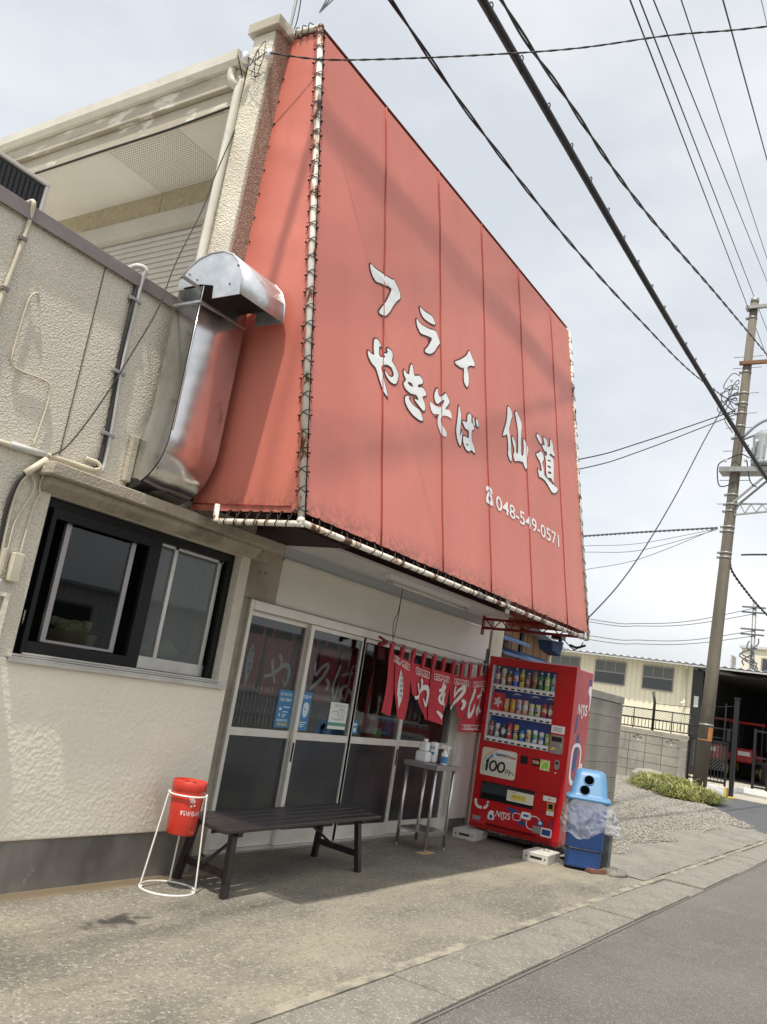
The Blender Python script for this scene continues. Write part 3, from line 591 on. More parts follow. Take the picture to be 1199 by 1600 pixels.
# air conditioner on the wing roof
ac = thing('air_conditioner', 'air conditioner outdoor unit with black rear fins on the flat roof', 'air conditioner', (2.4, 4.95, 3.3))
mb('black').box((1.95, 4.93, 3.62), (2.77, 5.2, 4.235)).build('fin_pack', ac)
fin = mb('black')
for i in range(24): fin.box((1.96 + i * .034, 4.922, 3.62), (1.964 + i * .034, 4.93, 4.22))
fin.build('fins', ac, kind='stuff')
b = mb('plastic_grey'); b.box((1.93, 4.91, 4.236), (2.80, 5.24, 4.262)).box((2.772, 4.91, 3.5), (2.80, 5.24, 4.235)).box((1.93, 4.91, 3.5), (2.80, 5.24, 3.60)); b.build('casing', ac, bevel=.005)
b = mb('black'); b.box((2.0, 4.95, 3.3), (2.1, 5.2, 3.5)).box((2.6, 4.95, 3.3), (2.7, 5.2, 3.5)); b.build('feet', ac)

# exhaust duct: curved elbow out of the wall, shaft, hooded outlet
du = thing('exhaust_duct', 'shiny galvanized kitchen exhaust duct bent up the wall beside the red sign', 'duct', (3.58, YW, 2.37))
X0, X1 = 3.385, 3.785; yf, yb = 3.93, 4.155
ARC = [(4.235 - .305 * math.sin(math.radians(q)), 2.74 - .365 * math.cos(math.radians(q))) for q in range(4, 91, 4)] + [(yf, 2.74 + .08 * k) for k in range(1, 13)]
prof = [(YW - .006, 2.372)] + [(4.235 - .29 * math.sin(math.radians(q)), 2.74 - .35 * math.cos(math.radians(q))) for q in range(4, 91, 7)] + [(yf + .016, 2.74), (yf + .016, 3.70), (yb, 3.70), (yb, 2.86), (4.17, 2.79), (4.20, 2.72), (YW - .006, 2.66)]
b = mb('galv'); b.prism(prof, lambda u, v, w: (X0 + w, u, v), X1 - X0); b.build('shaft', du, bevel=.004)
b = mb('galv'); rows = []
for i, (y_, z_) in enumerate(ARC):
    a_ = ARC[max(i - 1, 0)]; c_ = ARC[min(i + 1, len(ARC) - 1)]; d_ = Vector((c_[0] - a_[0], c_[1] - a_[1])).normalized(); n_ = Vector((-d_.y, d_.x)); row = []
    for j in range(17):
        t = j / 16; ridge = .50 - .08 * math.sin(z_ * 6); o_ = .010 - .030 * max(0, ridge - t) + .0022 * noise.noise(Vector((t * 1.6, z_ * 1.8, 4))) + .0003 * noise.noise(Vector((t * 6, z_ * 7, 2)))
        row.append((lerp(X0 - .001, X1 + .001, t), y_ + n_.x * o_, z_ + n_.y * o_))
    rows.append(row)
b.grid(rows); b.build('front_sheet', du, fix=False)
b = mb('galv_dull'); b.box((X0 - .012, yf - .012, 3.585), (X1 + .012, yb + .012, 3.60)); b.build('band', du)
b = mb('galv'); b.tube([(X0 - .001, yf - .001, 2.74), (X0 - .001, yf - .001, 3.70)], .006, 6); b.build('seam', du)
b = mb('soot'); b.prism([(YW - .008, 2.366), (4.16, 2.378), (4.10, 2.40), (4.14, 2.43), (YW - .008, 2.44)], lambda u, v, w: (X0 - .0022 + w, u, v), X1 - X0 + .0044); b.build('soot_stain', du)
hp = [(yf + .03, 3.715), (yb + .01, 3.71), (yb + .01, 3.78), (4.10, 3.85), (4.02, 3.90), (3.92, 3.925), (3.81, 3.92), (3.72, 3.885), (3.65, 3.82), (3.605, 3.73), (3.59, 3.60), (3.83, 3.60), (3.84, 3.69)]
for xx in (X0 - .004, X1 + .004):
    b = mb('galv_dull'); b.prism(hp, lambda u, v, w: (xx - .002 + w, u, v), .004); b.build('hood_cheek', du)
ring = hp[2:11]
b = mb('galv_dull'); b.grid([[(X0 - .002, p[0], p[1]) for p in ring], [(X1 + .002, p[0], p[1]) for p in ring]]); b.build('hood_shell', du, solid=.003)
b = mb('galv_dull'); b.tube([(X0 - .008, p[0], p[1]) for p in ring], .006, 6).tube([(X1 + .008, p[0], p[1]) for p in ring], .006, 6); b.build('hood_rim', du)
b = mb('soot'); b.box((X0 + .004, 3.63, 3.70), (X1 - .004, 4.12, 3.72)); b.build('hood_lining', du)
b = mb('coping'); b.box((X0 - .14, yf + .04, 3.70), (X0 + .06, yf + .07, 3.708)).box((X0 - .14, yf + .04, 3.683), (X0 + .06, yf + .043, 3.70)); b.build('bracket', du)
b = mb('stucco_old'); b.box((3.33, YW - .045, 2.40), (3.384, YW - .004, 2.70)); b.build('mortar_lip', du, bevel=.01)
b = mb('joint')
for yy, zz in ((4.08, 3.80), (4.0, 3.75), (3.70, 3.68), (3.66, 3.80)): b.tube([(X0 - .012, yy, zz), (X0 - .004, yy, zz)], .006, 6)
b.build('rivets', du, kind='stuff')
# ============================================================ BIG RED SIGN
sign = thing('shop_sign', 'huge sloping red vinyl sign with white Japanese lettering laced to a white pipe frame', 'sign', (6.4, 4.15, 2.32))
UPV = Vector((0, .65, 3.68)).normalized(); NRM = Vector((0, -UPV.z, UPV.y))
BO = Vector((3.87, 3.2, 2.32)); BH = 3.735
def bf(u, v, w=0.0): return BO + Vector((u, 0, 0)) + UPV * v + NRM * w
def wob(u, v): return .006 * math.exp(-max(0, v) / .13) * math.sin(u * 42 + 1.5 * math.sin(u * 5)) + .010 * noise.noise(Vector((u * .9, v * .5, 1))) + .0035 * noise.noise(Vector((u * 4, v * 1.1, 5)))
us = [.03, .888, 1.785, 2.665, 3.57, 4.50, 5.105]
for i in range(6):
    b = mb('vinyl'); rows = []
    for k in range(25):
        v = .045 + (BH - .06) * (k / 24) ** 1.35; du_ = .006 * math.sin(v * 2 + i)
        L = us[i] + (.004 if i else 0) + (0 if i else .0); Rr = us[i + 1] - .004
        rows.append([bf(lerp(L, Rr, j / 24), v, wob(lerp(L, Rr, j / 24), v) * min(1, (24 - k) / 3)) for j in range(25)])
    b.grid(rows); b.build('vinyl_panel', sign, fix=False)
    if i: 
        b = mb('seam'); P = [bf(us[i] + .003 * math.sin(k * 1.3), .04 + (BH - .05) * k / 24, wob(us[i], .04 + BH * k / 24) + .002) for k in range(25)]
        b.tube(P, .0075, 6); b.build('seam', sign)
# side panel facing the wing roof
def yfront(z): return 3.2 + .65 * (z - 2.32) / 3.68
b = mb('vinyl'); rows = []
for k in range(41):
    t = k / 40; z = 2.36 + 3.62 * t; y0 = yfront(z) + .035; y1 = 4.148
    r = []
    for j in range(15):
        y = lerp(y0, y1, j / 14); d = .010 * noise.noise(Vector((y * 2.2, z * .9, 9))) + .013 * math.exp(-((z - 4.9 - (y - 3.7) * .5) / .06) ** 2) + .010 * math.exp(-((z - 4.25 - (y - 3.7) * .25) / .05) ** 2) + .008 * math.exp(-((z - 3.62 + (y - 3.6) * .2) / .04) ** 2)
        e = min(1, j / 2, (14 - j) / 2, k / 2, (40 - k) / 2); r.append((3.868 - d * e, y, z))
    rows.append(r)
b.grid(rows); b.build('side_vinyl_panel', sign, fix=False)
# inner frame bits, backing coloured near-black for the unlit inside and right end
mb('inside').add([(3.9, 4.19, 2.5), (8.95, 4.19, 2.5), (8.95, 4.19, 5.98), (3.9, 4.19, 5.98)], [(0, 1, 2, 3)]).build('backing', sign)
mb('vinyl').add([(3.88, 3.85, 6.02), (8.95, 3.85, 6.02), (8.95, 4.12, 6.02), (3.88, 4.12, 6.02)], [(0, 1, 2, 3)]).build('top_vinyl_panel', sign)
mb('vinyl').add([(8.955, 3.24, 2.36), (8.955, 4.14, 2.36), (8.955, 4.14, 5.98), (8.955, 3.87, 5.98)], [(0, 1, 2, 3)]).build('end_vinyl_panel', sign)
pr = .0205
cl = [BO + Vector((-.012, -.0, -.01)), bf(-.012, BH + .0, .0)]
mb('pipe').tube(cl, pr, 12).build('corner_pipe', sign)
mb('pipe').tube([BO + Vector((-.012, -.005, -.02)), BO + Vector((5.11, -.005, -.02))], pr, 12).build('bottom_pipe', sign)
mb('pipe').tube([BO + Vector((-.012, -.02, -.03)), (3.858, 3.875, 2.29), (3.858, 3.90, 2.295), (3.858, 3.905, 2.40)], pr * .95, 12).build('side_pipe', sign)
mb('pipe').tube([bf(-.012, BH), (3.858, 4.06, 6.03), (3.858, 4.13, 5.99)], pr, 12).build('top_pipe', sign)
mb('pipe').tube([bf(5.135, .0), bf(5.135, BH - .01)], pr * .8, 10).build('end_pipe', sign)
for p in (cl[0], bf(-.012, BH)):
    b = mb('pipe'); b.lathe([(.0, -.027), (.019, -.02), (.027, 0), (.019, .02), (.0, .027)], p, 12); b.build('elbow', sign)
mb('galv_band').tube([Vector(p) for p in (BO + Vector((2.36, -.005, -.02)), BO + Vector((2.45, -.005, -.02)))], pr * 1.18, 10).build('sleeve', sign)
# cross lacing on the corner pipe
def lace_x():
    b = mb('cord'); r = .0030
    for s in (-1, 1):
        b.tube(smooth_path([(0, .045, -.030 * s), (-.015, .027, -.02 * s), (-.0245, .004, -.004 * s), (-.022, -.015, .008 * s), (.0, -.026, .02 * s), (.040, -.010, .032 * s)], 3), r, 5)
    b.tube([(-.004, .046, -.004), (-.004, .046, .004)], .008, 6); b.tube([(.042, -.010, -.004), (.042, -.010, .004)], .008, 6)
    return b
l0 = None; nl = 30
for k in range(nl):
    p = bf(-.012, .06 + (BH - .12) * k / (nl - 1))
    if l0 is None:
        l0 = lace_x().build('lace', sign, local=True); l0.location = p - ORG[sign.name]; l0.rotation_euler = (-math.atan2(.65, 3.68), 0, 0)
    else:
        c = clone(l0, sign, p - ORG[sign.name]); c.rotation_euler = (-math.atan2(.65, 3.68), 0, random.uniform(-.15, .15)); c.scale = (1, random.uniform(.9, 1.15), random.uniform(.85, 1.1))
def lace_loop():
    b = mb('cord')
    P = [(.02, .0, .062), (.018, -.010, .045), (.012, -.023, .012), (.0, -.026, -.008), (-.006, -.014, -.025), (-.012, .009, -.025), (-.016, .024, -.005), (-.02, .012, .05)]
    b.tube(smooth_path(P, 3), .0036, 5); b.lathe([(.004, -.002), (.0095, -.002), (.0095, .003), (.004, .003)], (.02, -.004, .064), 8); return b
l0 = None
for k in range(34):
    p = BO + Vector((.13 + 4.92 * k / 33, -.003, -.02))
    if l0 is None: l0 = lace_loop().build('lace_loop', sign, local=True); l0.location = p - ORG[sign.name]
    else:
        c = clone(l0, sign, p + Vector((random.uniform(-.03, .03), 0, 0)) - ORG[sign.name]); c.rotation_euler = (0, random.uniform(-.12, .12), random.uniform(-.4, .4)); c.scale = (random.uniform(.8, 1.5), 1, random.uniform(.85, 1.0))
for k in range(7):
    c = clone(l0, sign, Vector((3.855, 3.29 + .085 * k, 2.297)) - ORG[sign.name]); c.rotation_euler = (0, 0, -math.pi / 2 + random.uniform(-.2, .2))
for k in range(3):
    c = clone(l0, sign, Vector((3.852, 3.93 + .06 * k, 6.03)) - ORG[sign.name]); c.rotation_euler = (math.pi, 0, -math.pi / 2)
b = mb('cord'); P = []
for k in range(140):
    t = k / 139; a = t * 2 * math.pi * 24; P.append(bf(5.125 + .030 * math.cos(a), .03 + (BH - .05) * t, .026 * math.sin(a)))
b.tube(P, .0038, 4); b.build('lace', sign)
b = mb('seam'); b.tube([(3.862, 3.30, 2.40), (3.862, 4.14, 2.405)], .004, 5); b.build('hem_rope', sign)
b = mb('cord')
for k in range(12):
    b.tube([(3.866, 4.125, 3.75 + k * .19), (3.86, 4.125, 3.75 + k * .19)], .007, 6)
b.build('eyelets', sign, kind='stuff')
# brush lettering
GL = {"フ":[[[[0.693,2.155],[0.746,2.146],[0.883,2.166],[0.984,2.182],[1.023,2.197],[1.066,2.169],[1.114,2.124],[1.114,2.08],[1.068,2.038],[1.017,1.97],[0.967,1.888],[0.909,1.825],[0.807,1.804],[0.868,1.887],[0.926,1.965],[0.985,2.079],[0.987,2.102],[0.954,2.099],[0.826,2.066],[0.773,2.046],[0.724,2.063],[0.692,2.104],[0.684,2.135]]]],"ラ":[[[[1.419,2.171],[1.505,2.164],[1.644,2.19],[1.697,2.133],[1.584,2.103],[1.482,2.096],[1.437,2.124]]],[[[1.364,2.037],[1.436,2.018],[1.572,2.038],[1.694,2.081],[1.736,2.044],[1.771,2.003],[1.722,1.949],[1.662,1.871],[1.592,1.817],[1.49,1.797],[1.57,1.885],[1.641,1.986],[1.537,1.962],[1.436,1.932],[1.381,1.973]]]],"イ":[[[[2.32,2.189],[2.367,2.153],[2.435,2.108],[2.425,2.073],[2.339,2.047],[2.269,1.994],[2.304,1.938],[2.3,1.848],[2.265,1.793],[2.21,1.825],[2.205,1.874],[2.216,1.97],[2.156,1.941],[2.012,1.933],[2.152,2.019],[2.274,2.115]]]],"や":[[[[0.78,1.58],[0.82,1.582],[0.865,1.55],[0.829,1.543],[0.827,1.454],[0.92,1.484],[0.891,1.511],[0.932,1.523],[0.952,1.551],[0.931,1.568],[0.972,1.582],[1.01,1.573],[1.019,1.543],[1.003,1.496],[1.05,1.478],[1.102,1.432],[1.093,1.38],[1.068,1.336],[1.035,1.32],[0.976,1.321],[0.926,1.348],[0.909,1.383],[0.967,1.356],[1.009,1.362],[1.038,1.396],[1.008,1.441],[0.949,1.441],[0.9,1.422],[0.857,1.384],[0.894,1.315],[0.962,1.176],[0.896,1.204],[0.847,1.267],[0.793,1.349],[0.734,1.358],[0.687,1.393],[0.674,1.425],[0.686,1.437],[0.721,1.429],[0.768,1.436],[0.755,1.489],[0.757,1.552]]]],"き":[[[[1.3,1.601],[1.318,1.576],[1.336,1.511],[1.415,1.552],[1.467,1.538],[1.471,1.504],[1.387,1.461],[1.396,1.44],[1.466,1.471],[1.523,1.449],[1.523,1.421],[1.456,1.389],[1.508,1.336],[1.507,1.296],[1.484,1.271],[1.442,1.28],[1.322,1.318],[1.409,1.333],[1.373,1.368],[1.278,1.342],[1.198,1.351],[1.171,1.384],[1.219,1.431],[1.18,1.456],[1.175,1.489],[1.188,1.504],[1.215,1.486],[1.259,1.49],[1.268,1.544],[1.282,1.585]],[[1.237,1.426],[1.3,1.438],[1.323,1.412],[1.268,1.402],[1.242,1.408]]],[[[1.233,1.307],[1.278,1.307],[1.251,1.297],[1.264,1.28],[1.313,1.26],[1.395,1.257],[1.423,1.253],[1.474,1.203],[1.464,1.184],[1.422,1.171],[1.322,1.175],[1.242,1.203],[1.198,1.244],[1.198,1.28]]]],"そ":[[[[1.712,1.572],[1.724,1.519],[1.756,1.502],[1.816,1.54],[1.858,1.584],[1.924,1.538],[1.923,1.513],[1.834,1.423],[1.935,1.456],[1.974,1.388],[1.879,1.383],[1.806,1.359],[1.765,1.32],[1.771,1.275],[1.862,1.235],[1.868,1.203],[1.847,1.183],[1.769,1.178],[1.712,1.24],[1.713,1.294],[1.74,1.347],[1.643,1.307],[1.606,1.326],[1.584,1.376],[1.59,1.396],[1.657,1.392],[1.761,1.409],[1.808,1.458],[1.836,1.513],[1.775,1.475],[1.709,1.418],[1.664,1.435],[1.659,1.493]]]],"ば":[[[[2.099,1.566],[2.12,1.544],[2.143,1.476],[2.12,1.362],[2.109,1.275],[2.163,1.367],[2.136,1.243],[2.113,1.187],[2.059,1.237],[2.041,1.313],[2.065,1.405],[2.09,1.505]]],[[[2.295,1.566],[2.339,1.557],[2.329,1.492],[2.373,1.491],[2.394,1.448],[2.333,1.418],[2.328,1.324],[2.378,1.278],[2.398,1.235],[2.375,1.22],[2.324,1.235],[2.278,1.202],[2.22,1.196],[2.165,1.246],[2.167,1.306],[2.211,1.318],[2.276,1.317],[2.28,1.399],[2.214,1.386],[2.158,1.439],[2.166,1.446],[2.253,1.461],[2.256,1.526]],[[2.216,1.261],[2.266,1.261],[2.236,1.236]]],[[[2.362,1.562],[2.383,1.538],[2.411,1.494],[2.396,1.481],[2.359,1.507]]],[[[2.43,1.57],[2.468,1.562],[2.486,1.517],[2.465,1.491],[2.428,1.525]]]],"仙":[[[[3.154,1.977],[3.233,1.958],[3.261,1.907],[3.215,1.847],[3.156,1.712],[3.194,1.655],[3.187,1.52],[3.205,1.45],[3.189,1.406],[3.154,1.412],[3.111,1.46],[3.131,1.515],[3.12,1.668],[3.046,1.622],[3.006,1.61],[3.106,1.778],[3.137,1.875]]],[[[3.355,1.998],[3.401,1.982],[3.487,1.905],[3.449,1.774],[3.427,1.551],[3.487,1.564],[3.505,1.656],[3.495,1.725],[3.516,1.761],[3.629,1.684],[3.584,1.589],[3.562,1.46],[3.534,1.435],[3.487,1.471],[3.472,1.495],[3.336,1.465],[3.276,1.435],[3.239,1.475],[3.251,1.514],[3.279,1.551],[3.236,1.621],[3.224,1.666],[3.242,1.686],[3.311,1.64],[3.31,1.533],[3.36,1.543],[3.383,1.794],[3.351,1.89],[3.324,1.96]]]],"道":[[[[3.895,1.948],[3.983,1.934],[3.994,1.869],[3.973,1.85],[3.858,1.897],[3.86,1.921]]],[[[4.053,1.97],[4.158,1.965],[4.159,1.895],[4.229,1.907],[4.255,1.959],[4.251,2.005],[4.282,2.016],[4.345,1.959],[4.33,1.922],[4.385,1.858],[4.359,1.846],[4.24,1.845],[4.206,1.811],[4.255,1.811],[4.315,1.816],[4.339,1.769],[4.309,1.62],[4.309,1.551],[4.285,1.521],[4.251,1.556],[4.173,1.551],[4.111,1.521],[4.082,1.587],[4.098,1.721],[4.056,1.761],[4.123,1.768],[4.141,1.827],[4.071,1.808],[4.009,1.844],[4.022,1.867],[4.09,1.879],[4.058,1.929]],[[4.15,1.746],[4.245,1.762],[4.243,1.745],[4.147,1.726]],[[4.137,1.677],[4.239,1.69],[4.237,1.67],[4.134,1.653]],[[4.142,1.61],[4.242,1.634],[4.238,1.606],[4.138,1.582]]],[[[3.954,1.776],[4.035,1.746],[4.029,1.699],[3.977,1.655],[4.024,1.576],[4.008,1.527],[4.214,1.5],[4.442,1.503],[4.363,1.437],[4.29,1.408],[4.221,1.403],[4.058,1.475],[3.947,1.478],[3.881,1.465],[3.852,1.53],[3.854,1.549],[3.899,1.537],[3.965,1.554],[3.929,1.644],[3.833,1.679],[3.827,1.703],[3.903,1.736]]]]}
for ch, strokes in GL.items():
    b = MB(); j = 0
    for rings in strokes:
        rr = [chaikin(r, 1) for r in rings]; out = [grow(rr[0], .013)] + [grow(h, -.010) if len(h) > 2 else h for h in rr[1:]]
        try_h = [h for h in out[1:] if len(h) > 2]
        b.use('letter_edge'); b.poly([out[0]] + try_h, lambda u, v: bf(u, v, wob(u, v) + .0035 + j * .0003))
        b.use('white_paint'); b.poly(rr, lambda u, v: bf(u, v, wob(u, v) + .0060 + j * .0003)); j += 1
    b.build('brush_letter', sign, fix=False)
b = mb('white_paint'); fnb = lambda u, v: bf(u, v, wob(u, v) + .0055)
put_text(b, '048-549-0571', fnb, 2.815, .835, 1.555, .135, bold=.006); b.build('phone_number', sign, fix=False)
b = mb('white_paint')
b.poly([chaikin([(2.60, .945), (2.605, .985), (2.64, 1.0), (2.70, 1.0), (2.735, .985), (2.74, .945), (2.71, .945), (2.70, .965), (2.64, .965), (2.63, .945)], 1)], fnb)
b.poly([chaikin([(2.64, .955), (2.70, .955), (2.74, .88), (2.745, .835), (2.595, .835), (2.60, .88)], 1), [(2.67 + .026 * math.cos(a * .7854), .888 + .026 * math.sin(a * .7854)) for a in range(8)]], lambda u, v: bf(u, v, wob(u, v) + .006))
b.build('phone_symbol', sign, fix=False)
# lattice bracket at the right end, lamp under it
tr = thing('lattice_bracket', 'red steel lattice bracket carrying the right end of the sign', 'bracket', (9.0, 4.15, 2.3))
b = mb('truss_red'); b.tube([(8.92, 4.42, 2.405), (8.92, 3.22, 2.40)], .017, 6).tube([(8.92, 4.42, 2.30), (8.92, 3.22, 2.31)], .017, 6); b.build('chord', tr)
b = mb('truss_red'); P = [(8.92, 4.4 - .1 * k, 2.305 if k % 2 else 2.40) for k in range(12)]; b.tube(P, .009, 5); b.build('lacing_bar', tr)
b = mb('truss_red'); b.box((8.9, 4.42, 2.22), (8.95, 4.44, 2.44)); b.build('wall_plate', tr)
fl = thing('floodlight', 'dark blue floodlight hanging under the right end of the sign', 'lamp', (9.1, 3.6, 2.3))
b = mb('lamp_blue'); b.hexa([(8.76, 3.50, 2.12), (8.88, 3.44, 2.07), (8.93, 3.60, 2.07), (8.79, 3.66, 2.12)], [(8.73, 3.49, 2.22), (8.92, 3.43, 2.235), (8.97, 3.62, 2.235), (8.76, 3.68, 2.22)]); b.build('housing', fl, bevel=.01)
b = mb('black'); b.tube(smooth_path([(8.95, 3.5, 2.13), (9.06, 3.52, 2.16), (9.09, 3.54, 2.24), (9.06, 3.55, 2.30)], 4), .02, 8).box((9.0, 3.50, 2.27), (9.13, 3.62, 2.31)); b.build('arm', fl)
b = mb('cord'); b.tube(smooth_path([(9.1, 3.5, 2.27), (9.13, 3.4, 2.19), (9.05, 3.3, 2.21), (9.0, 3.25, 2.26)], 5), .006, 5).tube(smooth_path([(9.0, 3.4, 2.22), (9.02, 3.32, 2.2), (9.0, 3.22, 2.23)], 4), .014, 5); b.build('cable', fl)

# fluorescent lamp under the canopy
ft = thing('tube_lamp', 'white fluorescent strip lamp fixed under the canopy soffit', 'lamp', (6.4, 4.2, 2.45))
b = mb('white'); b.box((6.42, 4.17, 2.40), (8.05, 4.23, 2.448)); b.build('body', ft, bevel=.004)
b = mb('tube_white'); b.tube([(6.5, 4.20, 2.375), (7.98, 4.20, 2.375)], .014, 8); b.build('tube', ft)
b = mb('plastic_grey'); b.box((6.43, 4.18, 2.36), (6.5, 4.22, 2.399)).box((7.98, 4.18, 2.36), (8.03, 4.22, 2.399)); b.build('socket', ft)
b = mb('cord'); b.tube(smooth_path([(6.98, 4.38, 2.445), (6.99, 4.39, 2.2), (6.95, 4.4, 2.05), (6.985, 4.4, 1.9)], 6), .0035, 5).tube(smooth_path([(6.98, 4.38, 2.445), (7.0, 4.39, 2.2), (7.0, 4.4, 2.0), (6.98, 4.4, 1.9)], 6), .0035, 5)
tag(b.build('hanging_cord', loc=(6.98, 4.4, 2.4)), 'thin black cord hanging from the soffit to the curtain rod', 'cord')

# ============================================================ CURTAIN OUTSIDE
YN = 4.40
def ny(x, z): 
    k = min(1, max(0, (1.85 - z) / .6)); return YN + k * (.028 * math.sin(x * 9.5 + z * 2.0) + .016 * math.sin(x * 23 + 1)) + .02 * k * math.sin(z * 6 + x * 3)
rod = mb('pipe').use('galv_band'); rod.tube([(6.82, YN, 1.872), (7.6, YN, 1.850), (8.3, YN, 1.842), (9.28, YN - .01, 1.905)], .0125, 8)
tag(rod.build('curtain_rod', loc=(8, YN, 1.86)), 'thin metal rod carrying the red curtain across the doorway', 'rod')
nor = thing('shop_curtain', 'red split shop curtain with white brush lettering hung outside the doors', 'curtain', (8.0, YN, 1.85))
def interp(poly, t):
    d = [0]
    for a, c in zip(poly, poly[1:]): d.append(d[-1] + math.hypot(c[0] - a[0], c[1] - a[1]))
    s = t * d[-1]
    for i in range(len(poly) - 1):
        if s <= d[i + 1] or i == len(poly) - 2:
            k = (s - d[i]) / (d[i + 1] - d[i]); return (lerp(poly[i][0], poly[i + 1][0], k), lerp(poly[i][1], poly[i + 1][1], k))
PAN = [([(6.965, 1.79), (6.975, 1.55), (6.945, 1.21)], [(7.085, 1.77), (7.165, 1.42), (7.19, 1.187)]),
       ([(7.085, 1.77), (7.168, 1.42), (7.262, 1.172)], [(7.385, 1.728), (7.413, 1.59), (7.394, 1.165)]),
       ([(7.388, 1.728), (7.417, 1.593), (7.465, 1.408), (7.60, 1.382), (7.70, 1.331), (7.834, 1.194)], [(7.815, 1.712), (7.832, 1.602), (7.919, 1.188)]),
       ([(7.818, 1.712), (7.832, 1.601), (7.925, 1.19)], [(8.262, 1.702), (8.274, 1.588), (8.264, 1.35), (8.19, 1.345), (8.173, 1.155)]),
       ([(8.266, 1.702), (8.280, 1.60), (8.345, 1.365), (8.42, 1.375), (8.535, 1.40), (8.593, 1.255)], [(8.69, 1.70), (8.729, 1.487), (8.74, 1.235)]),
       ([(8.694, 1.70), (8.735, 1.441), (8.735, 1.24), (8.628, 1.24), (8.609, 1.109)], [(9.185, 1.80), (9.20, 1.525), (9.185, 1.12)])]
pan_obs = []
for pi_, (L, Rr) in enumerate(PAN):
    b = mb('cloth'); rows = []
    for k in range(23):
        t = k / 22; a = interp(L, t); c = interp(Rr, t); off = (-.006 if pi_ % 2 else .004)
        rows.append([(lerp(a[0], c[0], j / 12), ny(lerp(a[0], c[0], j / 12), lerp(a[1], c[1], j / 12)) + off, lerp(a[1], c[1], j / 12)) for j in range(13)])
    b.grid(rows); pan_obs.append(b.build('cloth_panel', nor, fix=False))
b = mb('cloth'); rows = []
for k in range(12):
    t = k / 11; rows.append([(lerp(7.395, 7.40, t), YN + .03, lerp(1.62, 1.165, t)), (lerp(7.41, 7.49, t), YN + .07, lerp(1.62, 1.178, t))])
b.grid(rows); b.build('cloth_fold', nor, fix=False)
for lx, lz, tz in ((6.985, 1.868, 1.785), (7.185, 1.862, 1.755), (7.40, 1.856, 1.728), (7.62, 1.85, 1.718), (7.83, 1.849, 1.71), (8.05, 1.845, 1.706), (8.275, 1.842, 1.70), (8.48, 1.853, 1.70), (8.68, 1.864, 1.70), (8.91, 1.88, 1.73), (9.15, 1.897, 1.79)):
    b = mb('cloth'); w = .026
    b.grid([[(lx - w, YN - .007, tz - .03), (lx + w, YN - .007, tz - .03)], [(lx - w, YN - .016, lz - .01), (lx + w, YN - .016, lz - .01)], [(lx - w, YN - .014, lz + .012), (lx + w, YN - .014, lz + .012)], [(lx - w, YN, lz + .018), (lx + w, YN, lz + .018)], [(lx - w, YN + .014, lz + .008), (lx + w, YN + .014, lz + .008)], [(lx - w, YN + .008, tz - .02), (lx + w, YN + .008, tz - .02)]])
    b.build('loop', nor, fix=False)
b = mb('dark_cloth'); b.tube(smooth_path([(6.87, YN, 1.86), (6.80, YN - .02, 1.845), (6.75, YN, 1.82)], 4), .022, 6).tube([(6.74, YN, 1.895), (6.86, YN, 1.872)], .012, 6); b.build('tied_end', nor)
nf = lambda w: (lambda u, v: Vector((u, ny(u, v) - w, v)))
def meander(b, q, fn):
    """rectangular key ornament inside quad q (tl, tr, br, bl)"""
    def P(s, t):
        top = (lerp(q[0][0], q[1][0], s), lerp(q[0][1], q[1][1], s)); bot = (lerp(q[3][0], q[2][0], s), lerp(q[3][1], q[2][1], s)); return (lerp(top[0], bot[0], t), lerp(top[1], bot[1], t))
    for s0, s1, m in ((0, .46, 0), (.54, 1, 1)):
        L = lambda s: lerp(s0, s1, s if not m else 1 - s)
        path = [P(L(1), .98), P(L(0), 1), P(L(0), 0), P(L(1), 0), P(L(1), .72), P(L(.25), .72), P(L(.25), .36), P(L(.72), .36), P(L(.72), .5)]
        for i in range(len(path) - 1): ribbon(b, [path[i], path[i + 1]], .0075, fn, 1)
mk = MB(); mk.use('cloth_mark')
for q in ([(7.048, 1.755), (7.342, 1.70), (7.347, 1.645), (7.048, 1.705)], [(7.473, 1.688), (7.784, 1.668), (7.79, 1.608), (7.484, 1.628)], [(7.885, 1.668), (8.21, 1.66), (8.208, 1.605), (7.902, 1.61)], [(8.323, 1.66), (8.634, 1.665), (8.646, 1.61), (8.34, 1.605)], [(8.769, 1.665), (9.104, 1.705), (9.114, 1.65), (8.779, 1.61)], [(8.687, 1.187), (9.143, 1.208), (9.168, 1.156), (8.688, 1.138)]):
    meander(mk, q, nf(.012))
mk.build('key_ornament', nor, kind='stuff', fix=False)
b = mb('cloth_mark'); b.poly([[(7.205, 1.64), (7.243, 1.58), (7.262, 1.50), (7.272, 1.40), (7.262, 1.345), (7.245, 1.262), (7.222, 1.345), (7.20, 1.40), (7.19, 1.50), (7.195, 1.56)]], nf(.010))
b.use('ink')
for k, chx in enumerate('本日営業中'):
    put_text(b, chx, nf(.013), 7.212 + .004 * k, 1.565 - .048 * k, .034, .034)
b.build('leaf_emblem', nor, fix=False)
